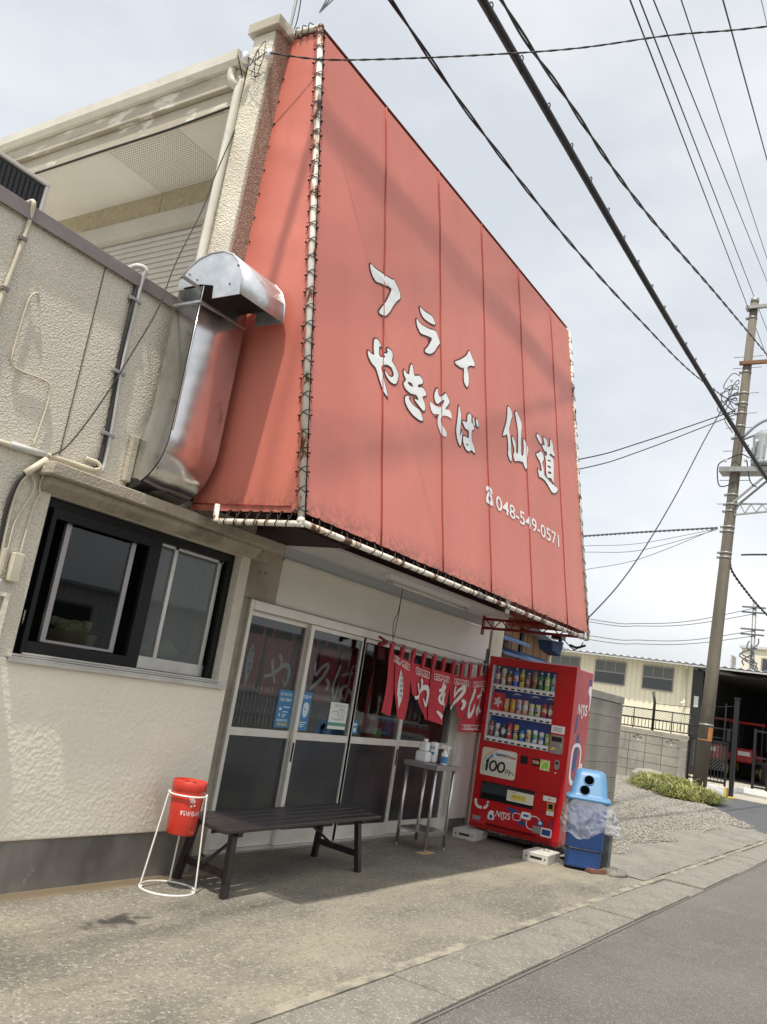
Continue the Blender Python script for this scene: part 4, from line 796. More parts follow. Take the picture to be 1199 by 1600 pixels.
STK = {'や': [([(7.483, 1.393), (7.55, 1.405), (7.635, 1.45), (7.72, 1.505), (7.79, 1.508), (7.825, 1.456), (7.82, 1.38), (7.795, 1.335), (7.745, 1.40)], [.03, .035, .045, .05, .055, .055, .05, .035, .01]), ([(7.546, 1.54), (7.575, 1.47), (7.60, 1.41), (7.635, 1.345)], [.045, .042, .035, .028]), ([(7.631, 1.588), (7.675, 1.555), (7.680, 1.50)], [.035, .045, .03])],
       'き': [([(8.075, 1.60), (8.07, 1.53), (8.10, 1.485)], [.02, .045, .05]), ([(8.02, 1.505), (8.09, 1.53), (8.135, 1.57)], [.03, .05, .045]), ([(8.085, 1.49), (8.035, 1.44), (8.06, 1.39), (8.115, 1.39), (8.10, 1.44), (8.145, 1.49)], [.035, .03, .035, .045, .05, .035]), ([(8.12, 1.38), (8.165, 1.36), (8.155, 1.31)], [.03, .028, .03]), ([(8.02, 1.295), (8.105, 1.235)], [.02, .055])],
       'そ': [([(8.386, 1.585), (8.388, 1.52), (8.42, 1.475), (8.49, 1.545), (8.57, 1.588), (8.578, 1.545), (8.51, 1.445), (8.40, 1.365), (8.345, 1.345)], [.04, .05, .045, .04, .04, .045, .045, .055, .03]), ([(8.575, 1.45), (8.625, 1.415), (8.60, 1.345)], [.03, .055, .03])],
       'ば': [([(8.822, 1.60), (8.79, 1.514), (8.75, 1.42), (8.755, 1.344), (8.787, 1.285), (8.825, 1.35), (8.837, 1.43)], [.04, .045, .035, .04, .045, .03, .01]), ([(8.875, 1.508), (8.957, 1.530), (9.056, 1.548)], [.035, .04, .025]), ([(9.045, 1.625), (9.012, 1.555), (9.01, 1.43), (8.966, 1.415), (8.905, 1.385), (8.905, 1.335), (8.985, 1.285), (9.01, 1.335), (9.02, 1.39), (9.085, 1.345)], [.03, .035, .03, .045, .05, .045, .05, .045, .04, .04]), ([(9.067, 1.632), (9.10, 1.585)], [.03, .03])]}
for ch, st in STK.items():
    b = mb('cloth_mark')
    for j, (p, w) in enumerate(st): ribbon(b, p, w, nf(.012 + .0012 * j), 5)
    b.build('brush_letter', nor, fix=False)

# curtain stored inside, seen through the two left doors
inn = thing('indoor_curtain', 'dark red curtain with faint brush lettering hanging inside behind the two left doors', 'curtain', (6.2, 4.76, 1.8))
b = mb('black'); b.tube([(5.2, 4.76, 1.79), (7.1, 4.76, 1.78)], .010, 6); b.build('rod', inn)
iy = lambda u, v: 4.76 + .02 * math.sin(u * 14) * (1.8 - v)
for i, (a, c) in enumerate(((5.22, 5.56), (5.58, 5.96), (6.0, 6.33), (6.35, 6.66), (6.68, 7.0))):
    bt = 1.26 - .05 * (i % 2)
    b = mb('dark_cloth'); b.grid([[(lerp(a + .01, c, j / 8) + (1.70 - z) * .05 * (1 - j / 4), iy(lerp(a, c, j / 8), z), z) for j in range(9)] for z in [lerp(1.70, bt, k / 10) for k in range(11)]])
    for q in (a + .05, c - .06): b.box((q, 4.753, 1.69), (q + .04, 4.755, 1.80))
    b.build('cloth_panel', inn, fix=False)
fi = lambda u, v: Vector((u, iy(u, v) - .008, v))
for du_, key, s in ((-1.87, 'や', 1), (-1.96, 'き', 1), (-2.08, 'そ', 1), (-2.13, 'ば', 1)):
    b = mb('cloth_dim')
    for j, (p, w) in enumerate(STK[key]): ribbon(b, [(x + du_, z - .02) for x, z in p], [q * .8 for q in w], (lambda jj: (lambda u, v: fi(u, v) + Vector((0, -.001 * jj, 0))))(j), 4)
    b.build('brush_letter', inn, fix=False)
b = mb('cloth_dim'); b.poly([[(5.40, 1.63), (5.45, 1.55), (5.455, 1.44), (5.43, 1.33), (5.40, 1.26), (5.375, 1.36), (5.365, 1.5)]], fi); b.use('ink')
for k, chx in enumerate('本日営業'): put_text(b, chx, lambda u, v: fi(u, v) + Vector((0, -.003, 0)), 5.39, 1.54 - .055 * k, .045, .04)
b.build('leaf_emblem', inn, fix=False)
# indoor furnishings dimly seen
b = mb('bench'); b.box((5.3, 6.2, .68), (6.6, 6.9, .72)).box((5.35, 6.25, .03), (5.42, 6.32, .68)).box((6.48, 6.25, .03), (6.55, 6.32, .68)); tag(b.build('dining_table', loc=(6, 6.5, 0)), 'dark wooden table inside behind the left doors', 'table')
for k, (x, z) in enumerate(((7.75, .95), (8.05, .94))):
    b = mb(('white', 'poster_blue')[k]); b.box((x, 5.0, z), (x + .16, 5.12, z + .2)); tag(b.build('tissue_box', loc=(x, 5, z), bevel=.01), ('white box on the sill inside the third door', 'blue box beside the rightmost door inside')[k], 'box')
# ============================================================ WALL CABLES
YC = YW - .016
def cable(name, pts, r, m, label, cat, n=6, sm=5):
    b = mb(m); P = smooth_path(pts, sm); b.tube(P, r, n); return tag(b.build(name, loc=pts[0]), label, cat)
c = thing('conduit', 'grey conduit hooked over the coping beside the vertical wall joint, held by clips', 'conduit', (3.14, YC, 3.0))
b = mb('plastic_grey'); b.tube(smooth_path([(3.07, YW + .06, 3.70), (3.10, YW + .0, 3.735), (3.145, YC - .02, 3.72), (3.14, YC, 3.62), (3.14, YC, 3.13), (3.17, YC, 2.70), (3.18, YC, 2.45), (3.13, YC - .02, 2.40)], 6), .017, 8); b.build('pipe', c)
b = mb('cord'); b.tube(smooth_path([(3.115, YC, 3.62), (3.11, YC - .01, 3.4), (3.118, YC, 3.13), (3.145, YC - .005, 2.70), (3.15, YC, 2.45), (3.10, YC - .01, 2.41)], 6), .014, 8); b.build('cable', c)
for x, z in ((3.135, 3.50), (3.14, 3.02), (3.17, 2.63)): mb('galv_band').box((x - .055, YC - .020, z), (x + .035, YC + .012, z + .022)).build('clip', c, bevel=.003)
c = thing('conduit', 'ivory conduit at the far left dropping from the coping with two dark clips', 'conduit', (2.34, YC, 3.4))
b = mb('ivory'); b.tube(smooth_path([(2.33, YW + .04, 3.70), (2.33, YC - .02, 3.70), (2.345, YC, 3.60), (2.335, YC, 3.42), (2.31, YC, 3.15), (2.29, YC, 2.9)], 5), .013, 8); b.build('pipe', c)
for x, z in ((2.335, 3.47), (2.31, 3.16)): mb('coping').box((x - .02, YC - .018, z), (x + .02, YC + .01, z + .02)).build('clip', c)
cable('wall_cable', [(2.52, YC, 3.20), (2.49, YC - .01, 3.235), (2.465, YC, 3.20), (2.455, YC, 3.13), (2.45, YC, 2.95), (2.455, YC, 2.81), (2.52, YC, 2.785), (2.68, YC, 2.79), (2.72, YC, 2.74), (2.72, YC, 2.62), (2.70, YC, 2.40)], .006, 'ivory', 'thin ivory cable with a curled top zigzagging down the rough wall', 'cable')
c = thing('conduit', 'pale horizontal conduit running along the wall just above the window hood', 'conduit', (2.7, YC, 2.4))
b = mb('ivory'); b.tube([(1.9, YC, 2.33), (2.52, YC, 2.372), (2.80, YC, 2.385)], .016, 8).tube(smooth_path([(2.80, YC, 2.395), (2.95, YC, 2.40), (3.10, YC - .01, 2.405), (3.14, YC - .03, 2.42), (3.12, YC - .02, 2.45), (3.05, YC, 2.455)], 5), .013, 8); b.build('pipe', c)
b = mb('plastic_grey'); b.tube([(2.56, YC - .005, 2.376), (2.78, YC - .005, 2.388)], .021, 8); b.build('sleeve', c)
c = thing('conduit', 'pale angled sleeve with black and grey cables dropping left of the kitchen window', 'conduit', (2.70, YC, 2.2))
b = mb('ivory'); b.tube([(2.785, YC - .03, 2.36), (2.68, YC - .02, 2.245)], .021, 8); b.build('sleeve', c)
b = mb('cord'); b.tube(smooth_path([(2.69, YC - .02, 2.26), (2.655, YC - .01, 2.19), (2.64, YC, 2.05), (2.645, YC, 1.88), (2.655, YC, 1.70)], 5), .012, 7); b.build('cable', c)
b = mb('ivory'); b.tube(smooth_path([(2.70, YC - .02, 2.255), (2.672, YC - .01, 2.18), (2.665, YC, 2.05), (2.668, YC, 1.9), (2.675, YC, 1.70), (2.68, YC, 1.0), (2.70, YC, .3)], 5), .010, 7); b.build('cable', c)
cable('wall_cable', [(2.73, YC, 2.26), (2.765, YC - .01, 2.20), (2.755, YC, 2.12), (2.72, YC, 2.03), (2.705, YC, 1.96), (2.705, YC, 1.82), (2.70, YC, 1.74), (2.72, YC, 1.70)], .006, 'ivory', 'thin ivory cable looping from the angled sleeve to the small ivory box', 'cable')
cable('wall_cable', [(2.80, YC, 2.37), (2.795, YC - .02, 2.30), (2.80, YC, 2.22), (2.815, YC, 2.16), (2.80, YC, 2.13), (2.79, YC, 1.98), (2.785, YC, 1.82)], .006, 'ivory', 'thin ivory cable ending at the top of the small ivory box beside the window', 'cable')
b = mb('ivory'); b.box((2.735, YC - .03, 1.66), (2.80, YC + .012, 1.82)); tag(b.build('junction_box', loc=(2.77, YC, 1.7), bevel=.006), 'small ivory junction box left of the kitchen window', 'junction box')
b = mb('ivory'); b.box((2.675, YC - .014, 1.68), (2.70, YC + .012, 1.83)); tag(b.build('cable_cover', loc=(2.69, YC, 1.7), bevel=.004), 'narrow ivory cable cover left of the small junction box', 'cover')
c = thing('meter_box', 'grey meter box at the left edge below the cables', 'meter box', (2.6, YC, 1.5))
mb('plastic_grey').box((2.50, YC - .09, 1.46), (2.668, YC + .012, 1.66)).build('case', c, bevel=.012)
mb('white').box((2.62, YC - .0925, 1.58), (2.65, YC - .0903, 1.60)).build('name_plate', c)
c = thing('mounting_frame', 'flat painted conduit frame on the wall below the meter box', 'frame', (2.75, YC, 1.3))
b = mb('stucco_low'); b.box((2.66, YC - .004, 1.575), (2.785, YC + .012, 1.60)).box((2.755, YC - .004, .3), (2.785, YC + .012, 1.574)); b.build('rail', c)
cable('drop_wire', [(3.60, 4.36, 5.72), (3.74, 4.365, 5.50), (3.735, 4.355, 5.26), (3.66, 4.34, 4.94), (3.60, 4.32, 4.70), (3.54, 4.30, 4.40), (3.39, 4.255, 3.92), (3.30, YC - .02, 3.55), (3.20, YC - .03, 3.25), (3.06, YC - .01, 2.82), (2.92, YC, 2.5), (2.82, YC - .01, 2.40)], .0042, 'cord', 'black twisted wire dropping from the eave down across the rough wall', 'wire')
cable('eave_wire', [(3.69, 4.38, 5.37), (3.69, 4.8, 5.355), (3.69, 5.18, 5.345), (3.69, 5.9, 5.35), (3.69, 6.76, 5.345), (3.69, 8.4, 5.35)], .009, 'cord', 'black wire clipped along the lower edge of the eave fascia', 'wire')
c = thing('wire_bracket', 'tangle of wires on insulator knobs at the top corner of the wing wall', 'bracket', (3.66, 4.25, 5.72))
for q in ((3.62, 4.30, 5.70), (3.68, 4.13, 5.72)): mb('white').lathe([(.012, -.04), (.028, -.035), (.020, 0), (.027, .02), (.012, .04)], q, 10).build('insulator', c)
b = mb('cord')
for k in range(3):
    a = [(3.64 + random.uniform(-.05, .07), 4.2 + random.uniform(-.08, .1), 5.68 + random.uniform(-.15, .16)) for _ in range(4)]
    b.tube(smooth_path([(3.63, 4.28, 5.70)] + a + [(3.66, 4.15, 5.72)], 6), .0028, 5)
b.build('wire_loop', c)

# ============================================================ BENCH
be = thing('bench', 'long dark brown slatted bench on four legs in front of the sliding doors', 'bench', (4.37, 3.70, 0))
s_ = mb('bench'); s_.box((-.16, 0, .402), (1.83, .088, .43)); O = ORG[be.name]
sl0 = None
for k in range(5):
    if sl0 is None:
        sl0 = s_.mesh('slat'); sl0 = bpy.data.objects.new('slat', sl0); COL.objects.link(sl0); sl0.parent = be; sl0.location = (0, -.06, 0); q = sl0.modifiers.new('bevel', 'BEVEL'); q.width = .006; q.segments = 2
    else: clone(sl0, be, (.036 * k, -.06 + .1 * k, random.uniform(-.001, .001)))
lg = mb('bench_dark').bar((0, 0, 0), (.0, .0, .40), .055, .04)
for (x, y, lx, ly) in ((0, 0, .03, .03), (1.64, 0, -.03, .03), (.09, .44, .03, -.03), (1.73, .44, -.03, -.03)):
    mb('bench_dark').bar(O + Vector((x - lx * .4, y - ly * .6, 0)), O + Vector((x + lx, y + ly, .40)), .052, .040).build('leg', be, bevel=.004)
for x in (0, 1.64): mb('bench_dark').bar(O + Vector((x + .005, .03, .135)), O + Vector((x + .085, .41, .135)), .03, .045).build('stretcher', be, bevel=.003)
for x in (.03, 1.61): mb('bench_dark').bar(O + Vector((x, -.03, .385)), O + Vector((x + .09, .45, .385)), .04, .03).build('crossbar', be, bevel=.003)
for x, x2 in ((.02, .52), (1.62, 1.12)): mb('bench_dark').tube([O + Vector((x, .22, .15)), O + Vector((x2, .22, .392))], .011, 8).build('brace', be)
be.rotation_euler = (0, 0, math.radians(3.6))

# ============================================================ ASH CAN ON WIRE STAND
CX, CY = 4.195, 3.99
cn = thing('ash_can', 'red round ash can with white Japanese lettering held in the wire stand', 'ash can', (CX, CY, .34))
mb('can_red').lathe([(.0, .335), (0.0885, .335), (0.0905, .34), (0.1035, .595), (0.102, .60)], (CX, CY, 0), 36).build('body', cn)
mb('can_red').lathe([(.104, .597), (.108, .602), (.109, .655), (.105, .660), (.103, .652), (.0, .645)], (CX, CY, 0), 36).build('lid', cn)
b = mb('black')
for a in range(5):
    t = a * 1.2566; b.lathe([(.0, .0), (.015, .0), (.015, .002)], (CX + .042 * math.cos(t), CY + .042 * math.sin(t), .6475), 10)
b.build('hole', cn)
a0 = math.atan2(-CY, -CX) + .42
def cf(u, v): 
    r = lerp(.0885, .1035, (v - .335) / .26) + .0016; return Vector((CX + r * math.cos(a0 + u / r), CY + r * math.sin(a0 + u / r), v))
b = mb('white')
for k, ch in enumerate('すいがら入れ'): put_text(b, ch, cf, -.070 + .0245 * k, .458, .0215, .030, bold=.02)
b.build('lettering', cn, fix=False)
b = mb('white'); b.poly([[(-.012, .510), (.022, .520), (.020, .530), (-.014, .520)]], cf)
for q in (-.020, -.008, .004): ribbon(b, [(q + .015, .575), (q - .004, .562), (q + .008, .548), (q + .002, .538)], .006, cf, 4)
b.build('smoke_emblem', cn, fix=False)
b = mb('white'); b.poly([rrect(.02, .352, .045, .366, .005)], cf); b.build('maker_mark', cn, fix=False)
st = thing('wire_stand', 'white wire ring stand holding the red ash can', 'stand', (CX - .02, CY, 0))
def circ(r, z, x=CX, y=CY, n=40): return [(x + r * math.cos(2 * math.pi * k / n), y + r * math.sin(2 * math.pi * k / n), z) for k in range(n + 1)]
mb('wire_white').tube(circ(.172, .008, CX - .02), .0065, 8).build('base_ring', st)
mb('wire_white').tube(circ(.114, .575), .0055, 8).build('top_ring', st)
for a in (2.55, -1.05, .75):
    ca, sa = math.cos(a), math.sin(a)
    mb('wire_white').tube(smooth_path([(CX + .114 * ca, CY + .114 * sa, .575), (CX + .122 * ca, CY + .122 * sa, .57), (CX + .124 * ca, CY + .124 * sa, .55), (CX - .015 + .170 * ca, CY + .170 * sa, .05), (CX - .02 + .168 * ca, CY + .168 * sa, .012), (CX - .02 + .155 * ca, CY + .155 * sa, .016)], 4), .0055, 8).build('leg', st)

# ============================================================ STEEL TABLE, BOTTLES
tb = thing('steel_table', 'small steel table with slim legs standing before the rightmost door', 'table', (7.47, 4.0, 0))
b = mb('steel_dull'); b.box((7.43, 3.965, .755), (7.90, 4.34, .80)); b.build('tabletop', tb, bevel=.004)
b = mb('steel'); b.box((7.46, 4.0, .165), (7.85, 4.32, .185)).box((7.46, 3.995, .145), (7.85, 4.0, .185)); b.build('shelf', tb, bevel=.002)
for x in (7.47, 7.84):
    for y in (4.0, 4.315):
        l = mb('steel').tube([(x, y, .035), (x, y, .755)], .0165, 12).build('leg', tb)
        mb('grey').tube([(x, y, .0), (x, y, .035)], .011, 10).build('foot', l)
b = mb('wood'); b.box((7.36, 3.955, .001), (7.58, 4.03, .012)); tag(b.build('wood_shim', loc=(7.5, 4, 0), bevel=.002), 'thin piece of wood under the front leg of the steel table', 'wood piece')
jg = thing('pump_bottle', 'large translucent white refill jug on the steel table', 'bottle', (7.60, 4.22, .8))
b = mb('white'); b.box((7.535, 4.16, .801), (7.645, 4.29, .90)).box((7.55, 4.18, .90), (7.63, 4.27, .99)); b.build('body', jg, bevel=.018)
b = mb('white'); b.tube([(7.59, 4.22, .99), (7.59, 4.22, 1.02)], .022, 12); b.build('cap', jg)
b = mb('white'); b.box((7.665, 4.14, .801), (7.74, 4.215, 1.0)); jl = b.build('bottle_body', jg, bevel=.02)
b = mb('poster_blue'); put_text(b, '除菌', lambda u, v: Vector((7.6635, 4.205 - u, v)), 0, .93, .06, .03, bold=.01).add([(7.6635, 4.205, .88), (7.6635, 4.15, .88), (7.6635, 4.15, .905), (7.6635, 4.205, .905)], [(0, 1, 2, 3)]); b.build('print', jg, fix=False)
sp = thing('spray_bottle', 'trigger spray bottle with a blue label on the steel table', 'bottle', (7.72, 4.03, .8))
mb('glass_vm').use('white').lathe([(.0, 0), (.032, 0), (.034, .01), (.034, .10), (.014, .135), (.014, .15)], (7.72, 4.06, .801), 16).build('body', sp)
mb('poster_blue').lathe([(.035, .015), (.035, .08)], (7.72, 4.06, .801), 16, cap=False).build('label_band', sp)
b = mb('white'); b.box((7.70, 4.02, .95), (7.74, 4.10, .985)).box((7.71, 4.0, .965), (7.73, 4.02, .98)).bar((7.72, 4.03, .955), (7.72, 4.015, .91), .012, .008); b.build('trigger', sp, bevel=.004)
b = mb('black'); b.box((7.80, 4.10, .801), (7.86, 4.20, .815)); tag(b.build('tray', loc=(7.8, 4.1, .8), bevel=.003), 'small black tray behind the spray bottle', 'tray')

# ============================================================ NOTICES ON THE DOORS
def notice(name, x0, x1, z0, z1, y, m, label):
    p = mb(m).box((x0, y - .0015, z0), (x1, y, z1)).build(name, loc=(x0, y, z0)); return tag(p, label, 'notice')
yA, yB = YD + .0595, YD + .0195
p = notice('notice', 5.745, 5.965 - .02, .97, 1.285, yA, 'poster_blue', 'tall blue notice with pale lettering at the lower right of the leftmost door glass')
f = lambda u, v: Vector((u, yA - .0030, v))
b = mb('poster_pale'); put_text(b, '食で活力を！', f, 5.765, 1.235, .16, .03, bold=.02); put_text(b, '元気に営業中', f, 5.765, 1.19, .16, .03, bold=.02)
for k, z in enumerate((1.14, 1.10, 1.075, 1.06)): b.add([f(5.83, z), f(5.92 - .02 * k, z), f(5.92 - .02 * k, z + .008), f(5.83, z + .008)], [(0, 1, 2, 3)])
b.poly([chaikin([(5.77, 1.125), (5.79, 1.145), (5.815, 1.125), (5.79, 1.108)], 2)], f).poly([[(5.785, 1.06), (5.80, 1.06), (5.80, 1.09), (5.785, 1.09)]], f)
put_text(b, '新型感染対策に', f, 5.765, 1.02, .16, .024, bold=.015); b.use('poster_yel'); put_text(b, '一層の安全を', f, 5.765, .985, .16, .028, bold=.02); b.build('print', p, fix=False)
p = notice('notice', 6.02, 6.155, .965, 1.295, yB, 'poster_blue', 'blue notice with a white face mask drawing on the second door')
f2 = lambda u, v: Vector((u, yB - .0030, v))
b = mb('poster_pale'); put_text(b, '営業中', f2, 6.03, 1.235, .11, .035, bold=.015)
b.poly([chaikin([(6.06, 1.20), (6.10, 1.21), (6.135, 1.18), (6.13, 1.12), (6.11, 1.08), (6.075, 1.075), (6.055, 1.11), (6.05, 1.16)], 2)], f2)
b.use('ink'); b.poly([[(6.065, 1.150), (6.10, 1.146), (6.10, 1.140), (6.065, 1.144)]], lambda u, v: f2(u, v) + Vector((0, -.001, 0))).poly([[(6.085, 1.125), (6.095, 1.125), (6.09, 1.115)]], lambda u, v: f2(u, v) + Vector((0, -.001, 0)))
b.use('poster_pale')
for k in range(3): b.add([f2(6.04, 1.03 - .018 * k), f2(6.13 - .02 * k, 1.03 - .018 * k), f2(6.13 - .02 * k, 1.038 - .018 * k), f2(6.04, 1.038 - .018 * k)], [(0, 1, 2, 3)])
b.build('print', p, fix=False)
p = notice('notice', 6.455, 6.735, 1.0, 1.24, yB, 'paper', 'white notice with a line drawing and a green band on the second door')
b = mb('grey'); put_text(b, '換気のため', f2, 6.52, 1.20, .17, .025)
for q in ([(6.50, 1.15), (6.56, 1.16), (6.60, 1.14)], [(6.60, 1.18), (6.60, 1.08)], [(6.60, 1.18), (6.68, 1.17), (6.68, 1.08)], [(6.50, 1.10), (6.57, 1.085), (6.66, 1.09)], [(6.64, 1.18), (6.64, 1.10)]): ribbon(b, q, .006, f2, 3)
b.use('poster_green').add([f2(6.455, 1.03), f2(6.735, 1.03), f2(6.735, 1.06), f2(6.455, 1.06)], [(0, 1, 2, 3)])
b.build('print', p, fix=False)
p = notice('notice', 6.86, 6.945, .975, 1.09, YD + .0195, 'poster_blue', 'small blue sticker at the lower left of the third door glass')
b = mb('poster_pale'); b.add([f2(6.87, 1.05), f2(6.93, 1.05), f2(6.93, 1.07), f2(6.87, 1.07)], [(0, 1, 2, 3)]).add([f2(6.88, .99), f2(6.92, .99), f2(6.92, 1.03), f2(6.88, 1.03)], [(0, 1, 2, 3)]); b.build('print', p, fix=False)

# ============================================================ VENDING MACHINE
VX, VY = 9.04, 4.34
vm = thing('vending_machine', 'red drinks vending machine with three shelves of cans and a 100 yen sign', 'vending machine', (VX + .25, VY - .5, 0))
vf = lambda u, v, w=0.0: Vector((VX - w, VY - u, v))
def vbox(b, u0, v0, u1, v1, w0, w1): return b.box((VX - w0, VY - u0, v0), (VX - w1, VY - u1, v1))
W_, D_ = 1.045, .56
b = mb('vm_side'); b.box((VX + .10, VY - W_ + .004, .13), (VX + D_, VY - .004, 1.98)); b.build('cabinet', vm, bevel=.008)
b = mb('vm_red'); vbox(b, 0, 1.905, W_, 1.985, 0, -.098); vbox(b, 0, 1.055, .045, 1.904, 0, -.098); vbox(b, .822, 1.055, W_, 1.904, 0, -.098); vbox(b, 0, .62, W_, 1.054, 0, -.098); vbox(b, 0, .43, .078, .619, 0, -.098); vbox(b, .725, .43, W_, .619, 0, -.098); vbox(b, 0, .19, W_, .429, 0, -.098); dr = b.build('door', vm)
b = mb('vm_red'); b.prism([(VX - .012, 1.985), (VX + .10, 1.985), (VX + .10, 2.0), (VX + .01, 2.0)], lambda u, v, w: (u, VY - W_ + w, v), W_); b.build('top_trim', vm, bevel=.004)
b = mb('vm_dred'); vbox(b, .0, .115, W_, .165, .006, -.09); vbox(b, .2, .166, .78, .188, -.03, -.09); b.build('kick_plate', vm, bevel=.004)
for q in (0, .782): b = mb('vm_red'); vbox(b, q, .166, q + (.198 if q == 0 else W_ - q), .189, .0, -.09); b.build('plinth_trim', vm)
# display
b = mb('vm_white'); vbox(b, .046, 1.056, .060, 1.903, -.004, -.095); vbox(b, .06, 1.056, .82, 1.06, -.01, -.095); b.build('display_edge', vm)
b = mb('vm_back'); vbox(b, .061, 1.061, .82, 1.903, -.088, -.096); bk = b.build('display_back', vm)
b = mb('vm_blue'); b.poly([[(.24, 1.60), (.80, 1.60), (.80, 1.54), (.6, 1.56), (.4, 1.53), (.24, 1.56)]], lambda u, v: vf(u, v, -.0865)); b.use('poster_pale')
for u0 in (.30, .52, .70): ribbon(b, [(u0, 1.60), (u0 + .05, 1.615), (u0 + .10, 1.605)], [.004, .016, .004], lambda u, v: vf(u, v, -.086), 3)
b.build('display_print', vm, fix=False)
for k, z in enumerate((1.64, 1.345, 1.058)):
    b = mb('vm_white'); b.prism([(.0, z), (.018, z), (.026, z + .030), (.006, z + .055), (-.075, z + .055), (-.075, z)], lambda a, v, w: (VX - a + .012, VY - .062 - w, v), .757); sh = b.build('shelf', vm)
    b = mb('black')
    for q in range(10): b.poly([rrect(.078 + q * .0757, z + .006, .122 + q * .0757, z + .024, .008)], lambda u, v: vf(u, v, .0075 + (v - z) * .25))
    b.build('button', sh, kind='stuff', fix=False)
    b = mb('vm_blue')
    for q in range(10): b.poly([[(.080 + q * .0757, z + .036), (.128 + q * .0757, z + .036), (.122 + q * .0757, z + .052), (.086 + q * .0757, z + .052)]], lambda u, v: vf(u, v, .0135 - (v - z - .03) * .8))
    b.build('price_tag', sh, kind='stuff', fix=False)
mb('glass_vm').add([vf(.046, 1.056, -.0005), vf(.821, 1.056, -.0005), vf(.821, 1.904, -.0005), vf(.046, 1.904, -.0005)], [(0, 1, 2, 3)]).build('cover', vm, fix=False)
cols = dict(purple=(.22, .13, .25), cream=(.66, .55, .34), tan=(.40, .24, .13), blue=(.03, .14, .50), yellow=(.62, .48, .10), brown=(.20, .10, .06), wine=(.30, .05, .05), dgreen=(.03, .14, .05), green=(.22, .50, .05), sky=(.26, .48, .68), orange=(.62, .25, .05), pink=(.70, .34, .26), lime=(.50, .58, .22), red=(.50, .03, .03), silver=(.50, .50, .50), gold=(.48, .33, .05), white=(.72, .72, .70), black=(.04, .035, .035))
for k, v in cols.items(): M['d_' + k] = mat('drink_' + k, tuple(min(.85, q * 1.6 + .02) for q in v), .3, col2=tuple(q * 1.0 for q in v), var=(30, 3))
def drink(u, z, h, r, c1, c2, bottle):
    b = MB(); cx, cy = VX + .052, VY - u
    b.use('d_' + c1)
    if bottle:
        b.lathe([(r * .92, 0), (r, .01), (r, h * .28)], (cx, cy, z), 12, cap=False); b.use('d_' + c2); b.lathe([(r * 1.01, h * .28), (r * 1.01, h * .58)], (cx, cy, z), 12, cap=False)
        b.use('d_' + c1); b.lathe([(r, h * .58), (r * .95, h * .68), (r * .42, h * .86), (r * .42, h * .9)], (cx, cy, z), 12, cap=False); b.use('d_white'); b.lathe([(r * .46, h * .9), (r * .46, h)], (cx, cy, z), 10)
    else:
        b.lathe([(r * .85, 0), (r, .008), (r, h * .34)], (cx, cy, z), 12, cap=False); b.use('d_' + c2); b.lathe([(r * 1.004, h * .34), (r * 1.004, h * .66)], (cx, cy, z), 12, cap=False); b.use('d_' + c1)
        b.lathe([(r, h * .66), (r, h * .94), (r * .82, h)], (cx, cy, z), 12, cap=False); b.use('d_silver'); b.lathe([(r * .82, h), (r * .8, h - .004)], (cx, cy, z), 12)
    h0, h1 = ((.30, .56) if bottle else (.24, .76)); rr2 = r * 1.03; rv_ = random.Random(int(u * 991 + z * 77))
    lc = rv_.choice(['white', 'cream', 'red', 'blue', 'gold', 'black', 'green']); b.use('d_' + lc)
    for (t0, t1, a0_, a1_) in ((h0, lerp(h0, h1, .38), 2.55, 3.7), (lerp(h0, h1, .55), lerp(h0, h1, .66), 2.3, 3.9), (lerp(h0, h1, .75), lerp(h0, h1, .95), 2.8 + rv_.uniform(-.2, .2), 3.4)):
        b.grid([[(cx + rr2 * math.cos(lerp(a0_, a1_, j / 4)), cy + rr2 * math.sin(lerp(a0_, a1_, j / 4)), z + h * tt) for j in range(5)] for tt in (t0, t1)])
    return b.build('sample_bottle' if bottle else 'sample_can', vm, label='%s and %s sample drink %s' % (c1, c2, 'bottle' if bottle else 'can'))
top = ['purple white', 'cream tan', 'brown orange', 'blue white', 'yellow gold', 'brown wine', 'brown gold', 'dgreen black', 'green lime', 'sky white']
for k, t in enumerate(top):
    a, c_ = t.split(); drink(.10 + k * .0757, 1.696, (.20, .185, .16, .205, .195, .17, .20, .19, .195, .19)[k], .029, a, c_, k not in (1, 6))
mid = ['red white', 'red white', 'orange gold', 'orange gold', 'pink white', 'pink white', 'lime white', 'lime white', 'wine cream', 'wine cream']
for k, t in enumerate(mid):
    a, c_ = t.split()
    if k == 0:
        b = mb('d_red'); vbox(b, .075, 1.402, .215, 1.60, -.03, -.07); q = b.build('sample_pack', vm, label='red sample pack with a white flower print')
        b = mb('d_white'); b.poly([[(.145 + .038 * (1 + .35 * math.cos(5 * a_)) * math.cos(a_), 1.50 + .045 * (1 + .35 * math.cos(5 * a_)) * math.sin(a_)) for a_ in [2 * math.pi * i / 40 for i in range(40)]]], lambda u, v: vf(u, v, -.028)); b.build('print', q, fix=False)
    elif k > 1: drink(.10 + k * .0757, 1.402, (.15, .15, .15, .15, .155, .155, .13, .13, .145, .145)[k], .029, a, c_, False)
bot = ['brown silver', 'silver brown', 'black silver', 'red wine', 'gold black', 'blue white', 'cream lime', 'white green', 'white blue', 'green lime']
for k, t in enumerate(bot):
    a, c_ = t.split(); drink(.10 + k * .0757, 1.115, (.165, .15, .15, .165, .165, .12, .135, .14, .13, .125)[k], .028, a, c_, False)
